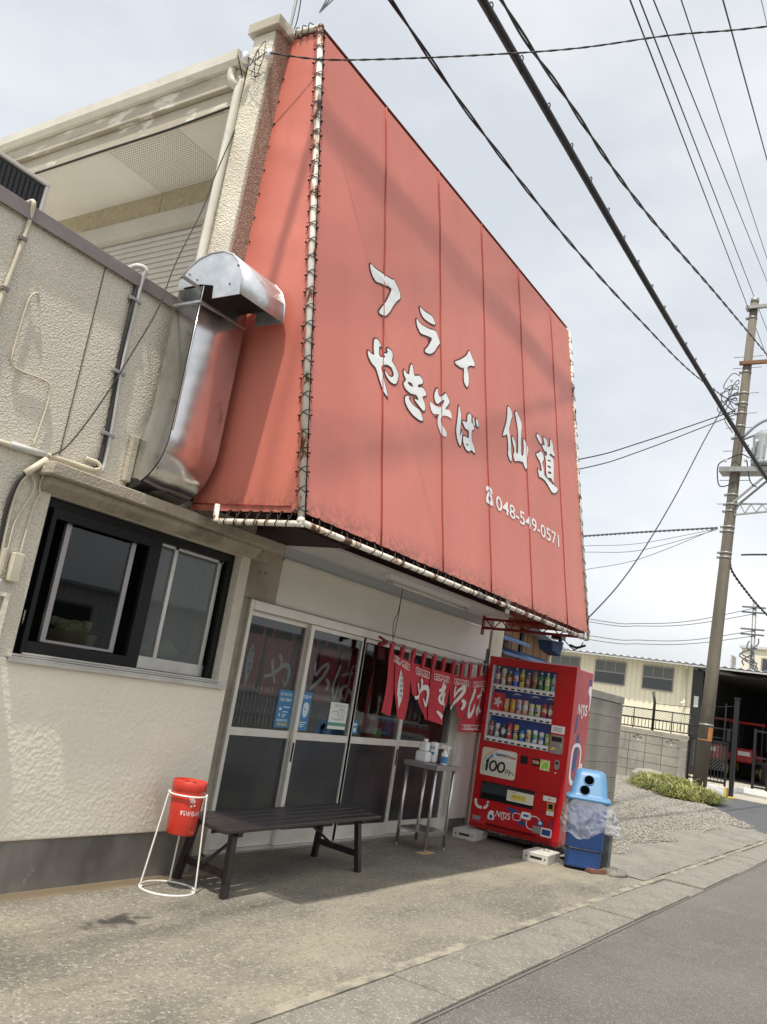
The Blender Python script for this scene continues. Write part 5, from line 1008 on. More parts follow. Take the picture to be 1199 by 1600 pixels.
# coin panel etc.
b = mb('white'); b.poly([rrect(.83, 1.262, .982, 1.342, .004)], lambda u, v: vf(u, v, .002)); p = b.build('top_sticker', vm, fix=False)
b = mb('grey')
for k in range(3): b.add([vf(.85, 1.285 + k * .015, .003), vf(.95, 1.285 + k * .015, .003), vf(.95, 1.291 + k * .015, .003), vf(.85, 1.291 + k * .015, .003)], [(0, 1, 2, 3)])
b.build('small_print', p, fix=False)
b = mb('steel'); b.prism(rrect(.832, 1.048, .984, 1.245, .025), lambda u, v, w: vf(u, v, w), .016); cp = b.build('coin_panel', vm, bevel=.004)
b = mb('black'); b.poly([rrect(.85, 1.175, .965, 1.225, .006)], lambda u, v: vf(u, v, .0175)); b.build('readout', cp, fix=False)
b = mb('steel'); b.prism([(.935 + .024 * math.cos(i * .5236), 1.135 + .024 * math.sin(i * .5236)) for i in range(12)], lambda u, v, w: vf(u, v, .0165 + w), .012); b.build('coin_knob', cp)
b = mb('d_gold'); b.prism(chaikin([(.845, 1.08), (.90, 1.085), (.915, 1.115), (.86, 1.105)], 2), lambda u, v, w: vf(u, v, .0165 + w), .008); b.build('coin_return_lever', cp)
# price card
b = mb('sticker'); b.prism(rrect(.052, .685, .475, .984, .03), lambda u, v, w: vf(u, v, w), .004); pc = b.build('price_card', vm)
pf = lambda u, v: vf(u, v, .0052)
b = mb('ink'); f6 = lambda u, v: vf(u, v, .006)
b.poly([[(.112, .735), (.140, .735), (.150, .862), (.128, .862), (.108, .838), (.110, .822), (.122, .830)]], f6)
ell = lambda cu, ru, rv: [(cu + ru * math.cos(i * .2618) + .004 * math.sin(i * .2618), .797 + rv * math.sin(i * .2618)) for i in range(24)]
for cu in (.205, .303): b.poly([ell(cu, .050, .062), ell(cu, .027, .040)], f6)
b.build('numerals', pc, fix=False)
b = mb('ink'); put_text(b, '円', pf, .355, .725, .055, .06, bold=.01); ribbon(b, [(.41, .75), (.43, .765), (.45, .745), (.47, .735)], .007, pf, 4); b.build('yen_mark', pc, fix=False)
b = mb('vm_blue'); put_text(b, 'Special', lambda u, v: vf(u, v, .007), .215, .905, .135, .042, bold=.025); b.use('d_red'); put_text(b, 'Price', lambda u, v: vf(u, v, .007), .362, .905, .105, .036, bold=.02); b.build('lettering', pc, fix=False)
for k, c_ in enumerate(('d_pink', 'd_cream', 'd_sky', 'poster_blue')):
    b = mb(c_); r = .20 - .016 * k; ribbon(b, [(.275 + r * math.cos(a_), .79 + r * .92 * math.sin(a_)) for a_ in [math.radians(q) for q in range(195, 84, -12)]], .016, lambda u, v: vf(u, v, .0048), 3); b.build('rainbow_band', pc, fix=False)
b = mb('white'); ribbon(b, [(.20, .90), (.25, .955), (.34, .955), (.40, .95), (.46, .93)], [.03, .04, .035, .04, .02], lambda u, v: vf(u, v, .0056), 4); ribbon(b, [(.20, .90), (.27, .875), (.36, .885), (.46, .88)], [.02, .03, .03, .02], lambda u, v: vf(u, v, .0058), 4); b.build('cloud_print', pc, fix=False)
b = mb('black'); vbox(b, .517, .882, .603, .966, .006, -.002); b.build('bill_slot', vm, bevel=.003)
b = mb('black'); vbox(b, .652, .884, .746, .961, .006, -.002); q = b.build('card_reader', vm, bevel=.003); b = mb('d_tan'); b.poly([[(.66, .905), (.735, .905), (.735, .94), (.66, .94)]], lambda u, v: vf(u, v, .0075)); b.build('print', q, fix=False)
b = mb('d_lime'); vbox(b, .750, .855, .858, .964, .005, -.002); q = b.build('green_sticker', vm); b = mb('d_green'); b.poly([chaikin([(.77, .91), (.80, .945), (.84, .93), (.845, .89), (.80, .87), (.765, .885)], 2)], lambda u, v: vf(u, v, .0062)); b.build('print', q, fix=False)
b = mb('steel'); b.prism(rrect(.912, .887, .965, .990, .024), lambda u, v, w: vf(u, v, w), .008); q = b.build('lock_plate', vm, bevel=.003); b = mb('black'); b.prism([(.938 + .014 * math.cos(i * .628), .955 + .018 * math.sin(i * .628)) for i in range(10)], lambda u, v, w: vf(u, v, .0085 + w), .006); b.build('lock', q)
b = mb('white'); b.poly([[(.93 + .008 * math.cos(i * .8), .852 + .008 * math.sin(i * .8)) for i in range(8)]], lambda u, v: vf(u, v, .0015)); b.build('dot_sticker', vm, fix=False)
# delivery flap
b = mb('black'); vbox(b, .079, .431, .724, .618, -.05, -.09); b.build('flap_recess', vm)
b = mb('frost'); b.hexa([vf(.083, .50, -.006), vf(.72, .50, -.006), vf(.72, .50, -.02), vf(.083, .50, -.02)], [vf(.083, .612, -.03), vf(.72, .612, -.03), vf(.72, .612, -.044), vf(.083, .612, -.044)]); b.build('flap', vm)
b = mb('black'); vbox(b, .079, .431, .724, .452, -.002, -.05); b.build('flap_sill', vm, bevel=.004)
b = mb('sticker'); b.add([vf(.408, .468, .0028), vf(.72, .468, .0028), vf(.72, .58, -.0), vf(.408, .58, -.0)], [(0, 1, 2, 3)]); q = b.build('flap_label', vm, fix=False)
b = mb('poster_yel'); b.add([vf(.46, .49, .004), vf(.63, .49, .004), vf(.63, .545, .004), vf(.46, .545, .004)], [(0, 1, 2, 3)]); b.use('d_wine'); put_text(b, 'お取り出し口', lambda u, v: vf(u, v, .005), .47, .515, .15, .02); put_text(b, 'ご注意', lambda u, v: vf(u, v, .005), .43, .558, .08, .013); b.build('print', q, fix=False)
# lower right labels
for n_, q in (('info_label', (.826, .549, .972, .602)), ('return_label', (.878, .412, .961, .456))):
    b = mb('white'); b.poly([rrect(*q, .006)], lambda u, v: vf(u, v, .0015)); z_ = b.build(n_, vm, fix=False); b = mb('d_red'); b.poly([rrect(lerp(q[0], q[2], .4), lerp(q[1], q[3], .4), lerp(q[0], q[2], .55), lerp(q[1], q[3], .6), .002)], lambda u, v: vf(u, v, .0025)); b.build('print', z_, fix=False)
b = mb('d_gold'); vbox(b, .88, .462, .956, .538, .004, -.002); q = b.build('coin_return', vm, bevel=.003); b = mb('black'); b.poly([rrect(.893, .475, .945, .528, .006)], lambda u, v: vf(u, v, .0055)); b.build('coin_cup', q, fix=False)
# printed graphics
g = lambda w: (lambda u, v: vf(u, v, w))
b = mb('white'); ribbon(b, [(.045, .415), (.055, .365), (.085, .338), (.13, .335)], .03, g(.0015), 5); ribbon(b, [(.15, .338), (.18, .35), (.195, .385)], .028, g(.0018), 5); ribbon(b, [(.185, .405), (.21, .408)], .018, g(.002), 2); b.build('ring_print', vm, fix=False)
b = mb('white'); b.prism(rrect(.212, .232, .292, .292, .018), lambda u, v, w: vf(u, v, .001 + w), .0006); ribbon(b, [(.225, .285), (.25, .31), (.28, .305)], [.03, .04, .03], g(.0022), 4); b.use('vm_blue'); b.poly([rrect(.235, .245, .272, .283, .010)], g(.0028)); b.build('drop_print', vm, fix=False)
def logo(b, fn, u0, v0, w, h, t):
    Q = lambda pts: [(u0 + a * w, v0 + c_ * h) for a, c_ in pts]
    ribbon(b, Q([(.0, .0), (.05, .5), (.09, 1.0)]), t, fn(0), 3); ribbon(b, Q([(.08, 1.0), (.17, .5), (.25, .02)]), t * 1.5, fn(1), 3); ribbon(b, Q([(.25, .02), (.29, .55), (.33, 1.0)]), t, fn(2), 3)
    ribbon(b, Q([(.53, .72), (.48, .96), (.41, .80), (.385, .35), (.42, -.12), (.50, -.30), (.56, -.12)]), t * 1.2, fn(3), 4)
    ribbon(b, Q([(.64, .97), (.57, .78), (.545, .42), (.60, .04), (.68, .10), (.735, .50), (.70, .88), (.63, .97)]), t * 1.2, fn(5), 4)
    ribbon(b, Q([(.98, .85), (.90, .98), (.83, .82), (.87, .58), (.96, .40), (.95, .1), (.86, .0), (.78, .12)]), t * 1.25, fn(4), 4)
b = mb('white'); logo(b, lambda k: (lambda u, v: vf(u, v, .002 + .0004 * k)), .304, .278, .175, .062, .008); b.build('brand_mark', vm, fix=False)
b = mb('vm_blue'); b.poly([chaikin([(.40, .405), (.56, .395), (.54, .36), (.50, .335), (.46, .37)], 1)], g(.0010)); b.build('blue_splash', vm, fix=False); b = mb('vm_blue'); b.poly([chaikin([(.55, .29), (.64, .30), (.66, .255), (.62, .235), (.58, .26)], 1)], g(.0010)); b.build('blue_splash', vm, fix=False); b = mb('vm_blue'); ribbon(b, [(.94, .36), (.945, .32), (.975, .285)], [.012, .02, .004], g(.001), 3); b.build('blue_splash', vm, fix=False)
def frame_sq(n_, q, t, inner=None):
    b = mb('white'); b.poly([rrect(*q, .022), rrect(q[0] + t, q[1] + t, q[2] - t, q[3] - t, max(.004, .022 - t))], g(.0022))
    if inner: b.use('vm_blue'); b.poly([rrect(*inner, .008)], g(.0018))
    b.build(n_, vm, fix=False)
frame_sq('square_print', (.505, .284, .60, .362), .007); frame_sq('square_print', (.60, .318, .714, .392), .026, (.626, .334, .688, .376))
frame_sq('square_print', (.836, .188, .964, .278), .016, (.852, .204, .948, .262))
b = mb('vm_blue'); b.poly([rrect(.784, .286, .862, .340, .012)], g(.0014)); b.use('white'); b.poly([rrect(.805, .30, .842, .33, .006)], g(.0024)); b.build('square_print', vm, fix=False)
b = mb('white'); ribbon(b, [(.714, .364), (.77, .368), (.805, .352), (.818, .335)], .009, g(.002), 4); ribbon(b, [(.67, .318), (.672, .265), (.70, .235), (.755, .232)], .009, g(.0021), 4); b.build('line_print', vm, fix=False)
for q in ((.032, .195, .128, .241), (.746, .205, .842, .277)):
    b = mb('grey'); b.poly([rrect(*q, .006)], g(.0026)); b.build('cover_plate', vm, fix=False)
# side graphics (the face towards the road)
sf = lambda w: (lambda u, v: Vector((VX + .10 + u, VY - W_ + .004 - w, v)))
b = mb('white'); logo(b, lambda k: sf(.0018 + .0004 * k), .06, 1.50, .30, .11, .016); b.build('brand_mark', vm, fix=False)
b = mb('vm_blue'); b.poly([chaikin([(.05, 1.50), (.10, 1.48), (.09, 1.30), (.03, 1.28)], 1)], sf(.0010)); b.poly([chaikin([(.12, 1.28), (.20, 1.29), (.20, 1.08), (.18, .92), (.08, .86), (.05, .95), (.10, 1.08)], 1)], sf(.0010)); b.poly([chaikin([(.34, 1.90), (.42, 1.92), (.44, 1.80), (.35, 1.78)], 1)], sf(.001)); b.build('blue_splash', vm, fix=False)
b = mb('white'); b.poly([rrect(.0, .74, .32, 1.19, .12, 6), rrect(.05, .79, .275, 1.15, .085, 6)], sf(.0022)); b.poly([chaikin([(.12, .62), (.40, .62), (.40, .98), (.30, .97), (.20, .88), (.14, .76)], 1)], sf(.003)); b.build('ring_print', vm, fix=False); b = mb('white'); b.poly([chaikin([(.33, 1.76), (.36, 1.83), (.44, 1.83), (.45, 1.70), (.43, 1.55), (.41, 1.56), (.41, 1.70)], 1)], sf(.0022)); b.build('ring_print', vm, fix=False)
# feet and weights
for x, y in ((9.10, 3.36), (9.10, 4.25), (9.5, 3.36), (9.5, 4.25)): mb('galv_band').tube([(x, y, 0.10), (x, y, .135)], .03, 10).build('foot', vm)
def weight(loc, a, label):
    t = thing('anchor_block', label, 'concrete block', loc, 'concrete blocks under the vending machine'); O = Vector(loc)
    b = mb('conc_block'); b.box(O + Vector((-.21, -.13, .0)), O + Vector((.0, .13, .095))).box(O + Vector((.008, -.13, .0)), O + Vector((.21, .13, .095))).box(O + Vector((-.005, -.125, .0)), O + Vector((.01, .125, .085))); b.build('block', t, bevel=.006)
    b = mb('black'); b.box(O + Vector((-.212, -.07, .04)), O + Vector((-.2095, .05, .062))); b.build('slot', t)
    for q in (-.10, .09): mb('black').tube([O + Vector((-.212, q, .05)), O + Vector((-.209, q, .05))], .008, 8).build('hole', t)
    mb('galv_band').lathe([(.0, .0), (.035, 0), (.035, .006), (.012, .008), (.012, .02), (.0, .02)], O + Vector((.08, -.02, .096)), 10).build('bolt', t)
    t.rotation_euler = (0, 0, a)
weight((8.98, 4.28, 0), math.radians(6), 'pale concrete block under the door side of the vending machine')
weight((8.70, 3.33, 0), math.radians(4), 'pale concrete block under the road side of the vending machine beside the blue bin')

# ============================================================ RECYCLING BIN
LB = Vector((8.83, 2.955, 0)); bn = thing('recycling_bin', 'blue recycling bin with a light blue two hole lid beside the vending machine', 'bin', LB)
def ring4(w, d, r, z, oy=0, n=5): return [LB + Vector((p[0], p[1] + oy, z)) for p in rrect(-w / 2, -d / 2, w / 2, d / 2, r, n)]
def loft(b, rings, cap0=True, cap1=True, smooth=True):
    k = len(rings[0]); k0 = len(b.v)
    for r in rings: b.v += [tuple(p) for p in r]
    for i in range(len(rings) - 1):
        for j in range(k): b.f.append((k0 + i * k + j, k0 + i * k + (j + 1) % k, k0 + (i + 1) * k + (j + 1) % k, k0 + (i + 1) * k + j)); b.mi.append(b.cur); b.sm.append(smooth)
    if cap0: b.f.append(tuple(k0 + j for j in reversed(range(k)))); b.mi.append(b.cur); b.sm.append(False)
    if cap1: b.f.append(tuple(k0 + (len(rings) - 1) * k + j for j in range(k))); b.mi.append(b.cur); b.sm.append(False)
    return b
b = mb('bin_body'); loft(b, [ring4(.325, .27, .05, .03), ring4(.345, .285, .05, .05), ring4(.355, .295, .05, .20), ring4(.362, .302, .05, .205), ring4(.385, .335, .055, .64), ring4(.39, .34, .055, .66)]); b.build('body', bn)
b = mb('black'); loft(b, [ring4(.358, .298, .05, .195), ring4(.370, .309, .05, .197), ring4(.371, .310, .05, .21), ring4(.362, .302, .05, .212)], False, False); b.build('strap', bn)
b = mb('bin_lid'); loft(b, [ring4(.42, .37, .05, .662), ring4(.445, .39, .055, .668), ring4(.445, .39, .055, .69), ring4(.43, .375, .05, .70), ring4(.375, .325, .06, .708), ring4(.36, .31, .07, .73, .004), ring4(.315, .235, .07, .90, .035), ring4(.285, .20, .07, .945, .045), ring4(.22, .14, .06, .962, .05)]); b.build('lid', bn)
def lf(u, t, w=0.0):  # sloped front of the lid
    z = lerp(.72, .905, t); y = lerp(-.154, -.083, t); n_ = Vector((0, -.93, .36)); return LB + Vector((u, y, z)) + n_ * w
for u0, t0 in ((-.045, .24), (-.012, .78)):
    b = mb('hole_black'); b.poly([[(u0 + .048 * math.cos(i * .3142), t0 + .048 / .198 * math.sin(i * .3142)) for i in range(20)]], lambda u, v: lf(u, v, .004)); h_ = b.build('hole', bn, fix=False)
    b = mb('bin_lid'); b.tube([lf(u0 + .050 * math.cos(i * .3142), t0 + .050 / .198 * math.sin(i * .3142), .003) for i in range(21)], .0045, 6, caps=False); b.build('hole_rim', h_)
bfz = lambda u, z, w=.0: LB + Vector((u, -lerp(.147, .165, (z - .20) / .44) - .0025 - w, z))
b = mb('white'); put_text(b, 'SUNTORY', bfz, -.13, .545, .25, .045, bold=.01); b.build('lettering', bn, fix=False)
b = mb('white')
for a0_ in (0, 2.1, 4.2): ribbon(b, [(-.02 + .03 * math.cos(a0_ + q), .455 + .03 * math.sin(a0_ + q)) for q in (0, .5, 1.0, 1.5)], [.014, .014, .014, .004], bfz, 3)
b.build('recycle_mark', bn, fix=False)
for k, z in enumerate((.375, .325)):
    b = mb('white'); b.poly([rrect(-.075, z - .018, .035, z + .018, .016)], bfz); q = b.build('pill_sticker', bn, fix=False)
    b = mb('ink'); b.poly([[(-.057 + .013 * math.cos(i * .63), z + .013 * math.sin(i * .63)) for i in range(10)]], lambda u, v: bfz(u, v, .001)); put_text(b, ('びん', 'かん')[k], lambda u, v: bfz(u, v, .001), -.038, z - .009, .055, .019); b.build('print', q, fix=False)
bn.rotation_euler = (0, 0, math.radians(-70))
bg_ = thing('bin_bag', 'clear crumpled plastic bag hanging out under the lid of the blue bin', 'bag', LB)
b = mb('bag'); rows = []; nb_ = 130
for k in range(29):
    t = k / 28; r = []
    for j in range(nb_ + 1):
        a = 2 * math.pi * j / nb_; ca, sa = math.cos(a), math.sin(a); p = 4.0
        rr = 1 / ((abs(ca) / 1) ** p + (abs(sa) / .9) ** p) ** (1 / p) * .222
        side = max(0, ca) ** 2
        fold = .016 * (1 - 2 * abs(math.sin(a * 4.5 + 2.2 * t + 2.5 * noise.noise(Vector((ca * 2, sa * 2, t * 2)))))) + .012 * (1 - 2 * abs(noise.noise(Vector((ca * 5, sa * 5, t * 4))))) + .014 * (1 - 3 * abs(noise.noise(Vector((ca * 9 + 4, sa * 9, t * 7)))))
        hem = (.34 - .03 * math.sin(a * 3 + .5) + .05 * noise.noise(Vector((ca * 2, sa * 2, 4))) + .04 * max(0, ca))
        rr += t * (.020 + .095 * side) + fold * min(1, t * 2.2) * (.6 + .7 * side) - (.03 * max(0, t - .75) * 4 * (1 - .4 * side) * .8)
        r.append(LB + Vector((rr * ca, rr * sa, lerp(.668, hem, t))))
    rows.append(r)
b.grid(rows); b.build('film', bg_, fix=False); bg_.rotation_euler = (0, 0, math.radians(-70))
b = mb('brick'); b.box((-.105, -.05, 0), (.105, .05, .045)); q = b.build('brick', loc=(0, 0, 0), bevel=.006); q.location = (8.80, 2.80, .004); q.rotation_euler = (0, 0, math.radians(-25)); tag(q, 'worn red brick wedged under the front corner of the blue bin', 'brick')
pt = thing('bollard_post', 'short dark angle iron post set in rough concrete behind the blue bin', 'post', (9.02, 2.76, 0))
b = mb('post'); b.box((8.98, 2.74, .0), (9.06, 2.752, .36)).box((8.98, 2.753, .0), (8.992, 2.83, .36)); b.build('post', pt, bevel=.002)
b = mb('gutter_conc'); rr = []
for z, s in ((0, 1), (.03, .9), (.05, .6), (.055, .1)): rr.append([Vector((9.04 + (.20 + .05 * noise.noise(Vector((math.cos(i), math.sin(i), s)))) * s * math.cos(i * .3491), 2.70 + .15 * s * math.sin(i * .3491), z + .006 * noise.noise(Vector((i, z * 9, 1))))) for i in range(18)])
loft(b, rr); b.build('footing', pt)
# ============================================================ BLOCK WALLS, FENCE, GATE
pw = thing('block_pier', 'tall grey block wall end behind the vending machine and bin', 'wall', (14.8, 5.0, 0))
blk = None; hh_ = .268
for r in range(7):
    for k in range(3):
        x0 = 12.8 + k * 1.19; o = (x0 - ORG[pw.name].x, 0, r * hh_)
        if blk is None:
            m_ = mb('block').box((0.004, 0, .004), (1.186, .19, hh_ - .004)); blk = m_.build('block', pw, bevel=.006); blk.data = m_.mesh('block'); blk.location = o
        else: clone(blk, pw, o)
mb('joint').box((12.81, 5.008, 0), (16.36, 5.18, 1.88)).build('mortar', pw)
mb('block').box((12.78, 4.985, 1.884), (16.385, 5.205, 2.02)).build('cap_stone', pw, bevel=.01)
XB = 28.0
lw = thing('block_wall', 'low weathered block wall with diamond pierced blocks and black fencing on top', 'wall', (XB, 7.5, 0))
ys = [9.29, 8.77, 8.25, 7.73, 7.215, 6.70]; blk = {}
for r in range(5):
    for k in range(5):
        w = ys[k] - ys[k + 1]; h = .285
        if r == 4 and k in (2, 4):
            b = mb('block'); cy = (ys[k] + ys[k + 1]) / 2; cz = r * h + h / 2; Y0, Y1 = ys[k + 1] + .008, ys[k] - .008
            dia = [[(cy + dx * .095 + sx_ * .07, cz + dz * .055 + sz_ * .042) for sx_, sz_ in ((1, 0), (0, 1), (-1, 0), (0, -1))] for dx, dz in ((-1, 0), (1, 0), (0, 1), (0, -1))]
            b.poly([[(Y0, r * h + .006), (Y1, r * h + .006), (Y1, (r + 1) * h - .006), (Y0, (r + 1) * h - .006)]] + dia, lambda u, v: (XB, u, v)); o_b = b.build('pierced_block', lw, fix=False)
            b = mb('cream')
            for d_ in dia: b.poly([d_], lambda u, v: (XB + .05, u, v))
            b.build('opening', o_b, fix=False)
        else:
            mb('block').box((XB, ys[k + 1] + .008, r * h + .006), (XB + .14, ys[k] - .008, (r + 1) * h - .006)).build('block', lw)
mb('joint').box((XB + .06, 6.70, 0), (XB + .13, 9.29, 1.42)).build('mortar', lw)
mb('block').box((XB - .03, 6.42, 1.43), (XB + .18, 9.3, 1.56)).build('cap_stone', lw, bevel=.01)
for r in range(5): mb('block').box((XB - .09, 6.44, r * .285 + .005), (XB + .16, 6.69, (r + 1) * .285 - .005)).build('block', lw, bevel=.008)
def mesh_wire(b, y0, y1, z0, z1, x, pitch, r=.006):
    n = int((y1 - y0 + z1 - z0) / pitch)
    for k in range(n + 1):
        c = y0 - (z1 - z0) + k * pitch
        for sgn in (1, -1):
            if sgn == 1: a, e = (c, z0), (c + z1 - z0, z1)
            else: a, e = (c, z1), (c + z1 - z0, z0)
            def clip(a, e):
                (ya, za), (ye, ze) = a, e
                if ye <= y0 or ya >= y1: return None
                if ya < y0: t = (y0 - ya) / (ye - ya); ya, za = y0, za + (ze - za) * t
                if ye > y1: t = (y1 - ya) / (ye - ya); ye, ze = y1, za + (ze - za) * t
                return (ya, za), (ye, ze)
            q = clip(a, e)
            if q and q[1][0] - q[0][0] > .02: b.tube([(x, *q[0]), (x, *q[1])], r, 3, caps=False)
fe = thing('mesh_fence', 'black chain link fence with a bent top post above the low block wall', 'fence', (XB + .08, 7.5, 1.56))
xf = XB + .08
for z, r in ((1.62, .022), (1.90, .028), (2.20, .022)): mb('black_metal').tube([(xf, 9.2, z - .02), (xf, 5.3, z + .03)], r, 6).build('rail', fe)
for y in (8.75, 8.2, 7.0, 6.46): mb('black_metal').tube([(xf, y, 1.56), (xf, y, 2.22)], .018, 6).build('post', fe)
mb('black_metal').tube([(xf, 7.58, 1.56), (xf, 7.58, 2.45), (xf, 7.65, 2.76)], .045, 8).build('post', fe)
b = mb('black_metal')
for k in range(24): b.tube([(xf, 6.5 + k * .11, 1.62), (xf, 6.5 + k * .11, 1.90)], .011, 4)
b.build('picket', fe, kind='stuff')
b = mb('galv_band'); mesh_wire(b, 6.46, 9.1, 1.92, 2.20, xf, .09); b.build('mesh', fe, kind='stuff')
mb('black_metal').tube([(xf, 7.62, 2.40), (xf, 6.4, 2.45), (xf, 5.15, 2.66)], .008, 4).build('top_wire', fe)
gt = thing('gate_leaf', 'black barred gate leaf between the utility pole and the tall gate post', 'gate', (XB + .1, 5.8, .25))
for z in (.33, 1.50): mb('black_metal').box((xf - .02, 5.30, z), (xf + .02, 6.42, z + .06)).build('rail', gt)
for y in (5.32, 6.40): mb('black_metal').box((xf - .025, y - .03, .27), (xf + .025, y + .03, 1.6)).build('stile', gt)
for k in range(10): mb('black_metal').box((xf - .010, 5.42 + k * .10, .39), (xf + .010, 5.44 + k * .10, 1.50)).build('bar', gt)
b = mb('galv_band'); mesh_wire(b, 5.36, 6.38, .7, 1.5, xf, .1, .004); b.build('mesh', gt, kind='stuff')
gp = thing('gate_post', 'tall black square gate post with a small latch box', 'post', (XB + .05, 5.12, 0))
mb('black_metal').box((XB, 5.06, 0), (XB + .13, 5.19, 2.88)).build('shaft', gp, bevel=.01); mb('black_metal').box((XB - .02, 5.04, 2.881), (XB + .15, 5.21, 2.92)).build('cap', gp)
mb('black_metal').box((XB - .01, 5.24, 1.6), (XB + .06, 5.34, 1.95)).build('latch', gp); mb('black_metal').box((XB, 5.40, 1.56), (XB + .05, 5.44, 2.7)).build('stay', gp); mb('black_metal').box((XB + .01, 5.195, 1.92), (XB + .04, 5.40, 1.96)).build('tie_bar', gp)
b = mb('white_paint'); b.box((XB + .01, 5.30, -.02), (XB + .2, 6.40, .26)); tag(b.build('low_wall', loc=(XB, 5.8, 0), bevel=.01), 'white low base wall under the black gate leaf', 'wall')
b = mb('yellow'); b.box((XB - .03, 5.23, -.02), (XB + .2, 5.295, .25)); tag(b.build('yellow_marker', loc=(XB, 5.2, 0), bevel=.006), 'chipped yellow painted stop at the end of the white base wall', 'stop')
b = mb('yellow'); b.box((XB - .22, 4.98, -.024), (XB - .06, 5.16, .02)); tag(b.build('yellow_plate', loc=(XB, 5.1, 0), bevel=.006), 'yellow plate on the ground at the foot of the gate post', 'plate')
g2 = thing('gate_leaf', 'black mesh gate leaf at the right edge of the yard entrance', 'gate', (32, 5, 0))
X2 = 33.0
for z in (.20, 1.2, 2.10): mb('black_metal').box((X2, 1.0, z), (X2 + .04, 5.4, z + .06)).build('rail', g2)
for y in (5.36, 4.9): mb('black_metal').box((X2 - .02, y - .04, 0), (X2 + .06, y + .04, 2.2)).build('stile', g2)
b = mb('black_metal'); mesh_wire(b, 1.0, 4.9, .26, 2.1, X2 + .02, .12, .005); b.build('mesh', g2, kind='stuff')
b = mb('white_paint'); b.box((X2 - .1, 1, -.02), (X2 + .1, 5.6, .16)).box((28.6, 5.65, -.02), (X2 + .1, 5.75, .14)); tag(b.build('kerb', loc=(X2, 4, 0), bevel=.01), 'white painted kerb under the right mesh gate leaf', 'kerb')
# grass clump by the pole
b = MB(); b.use('grass'); rg = random.Random(11)
def blob(x, y): return max(0, 1 - ((x - 25.3) / 2.5) ** 2 - ((y - 6.35 - (x - 25.2) * .22) / .85) ** 2) + max(0, 1 - ((x - 23.2) / 1.6) ** 2 - ((y - 5.15) / .62) ** 2) * .8
n = 0
while n < 16000:
    x, y = rg.uniform(21.4, 28.0), rg.uniform(4.2, 8.2); h0 = blob(x, y)
    if h0 < .05: continue
    cl = noise.noise(Vector((x * 1.6, y * 2.2, 7)))
    if cl < -.32 and rg.random() < .8: continue
    h = (.10 + .24 * min(1, h0) + .16 * cl) * rg.uniform(.5, 1.3)
    if h < .04: continue
    a = rg.random() * 6.28; l = rg.uniform(.08, .38); w = rg.uniform(.008, .016); ca, sa = math.cos(a), math.sin(a)
    P = [(x, y, 0), (x + ca * l * .3, y + sa * l * .3, h * .7), (x + ca * l * .8, y + sa * l * .8, h * .95), (x + ca * l * 1.3, y + sa * l * 1.3, h * rg.uniform(.55, .85))]; V_ = []
    for i, p in enumerate(P): ww = w * (1, .9, .6, .1)[i]; V_ += [(p[0] - sa * ww, p[1] + ca * ww, p[2]), (p[0] + sa * ww, p[1] - ca * ww, p[2])]
    b.add(V_, [(0, 1, 3, 2), (2, 3, 5, 4), (4, 5, 7, 6)]); n += 1
b.use('straw')
M_s = rg
for k in range(320):
    x, y = rg.uniform(21.6, 27.8), rg.uniform(4.3, 8.0); h0 = blob(x, y)
    if h0 < .08: continue
    h = rg.uniform(.20, .45); a = rg.random() * 6.28; l = rg.uniform(.1, .5); w = rg.uniform(.004, .007); ca, sa = math.cos(a), math.sin(a); V_ = []
    for i, p in enumerate([(x, y, 0), (x + ca * l * .3, y + sa * l * .3, h * .75), (x + ca * l, y + sa * l, h), (x + ca * l * 1.4, y + sa * l * 1.4, h * .8)]): V_ += [(p[0] - sa * w, p[1] + ca * w, p[2]), (p[0] + sa * w, p[1] - ca * w, p[2])]
    b.add(V_, [(0, 1, 3, 2), (2, 3, 5, 4), (4, 5, 7, 6)])
b.build('grass', kind='stuff', fix=False)
b = mb('stone'); b.lathe([(.0, .46), (.35, .42), (.5, .3), (.55, 0)], (26.0, 7.0, 0), 10, smooth=False); tag(b.build('boulder', loc=(26, 7, 0)), 'flat grey stone lying in the grass clump', 'stone')

# ============================================================ UTILITY POLE
XP = 28.0
up = thing('utility_pole', 'tall tapered concrete utility pole with bands, steps and crossarms', 'utility pole', (XP, 6.04, 0))
py = lambda z: lerp(6.02, 5.46, z / 16.1)
b = mb('pole'); b.tube([(XP, py(z), z) for z in (-.1, 4, 8, 12, 16.05)], .212, 20, taper=.128); b.build('shaft', up)
mb('galv_band').tube([(XP, py(16.04), 16.04), (XP, py(16.2), 16.2)], .137, 20).build('cap', up)
prad = lambda z: lerp(.212, .128, z / 16)
for z, m_ in ((15.75, 'galv_band'), (15.45, 'galv_band'), (13.82, 'rust'), (13.5, 'galv_band'), (12.75, 'galv_band'), (12.4, 'galv_band'), (12.05, 'galv_band'), (11.6, 'galv_band'), (11.2, 'galv_band'), (10.1, 'galv_band'), (9.27, 'galv_band'), (8.95, 'galv_band'), (8.72, 'galv_band'), (8.2, 'galv_band'), (8.05, 'galv_band'), (7.35, 'galv_band'), (7.2, 'galv_band'), (1.95, 'galv_band'), (1.48, 'rust')):
    mb(m_).tube([(XP, py(z), z), (XP, py(z) , z + .06)], prad(z) + .012, 16).build('band', up)
    if z > 3: mb('galv_band').box((XP - .05, py(z) + prad(z), z), (XP + .05, py(z) + prad(z) + .09, z + .06)).build('clamp', up)
for k, z in enumerate((14.1, 13.7, 12.8, 12.1, 11.6, 10.8, 9.8, 9.0)): mb('galv_band').tube([(XP, py(z) - .45, z), (XP, py(z) + .45, z)], .012, 6).build('step', up)
b = mb('orange'); b.tube([(XP, py(1.5), 1.5), (XP, py(1.9), 1.9)], prad(1.7) + .006, 16); 
b = MB(); b.use('orange'); r = prad(1.7) + .007
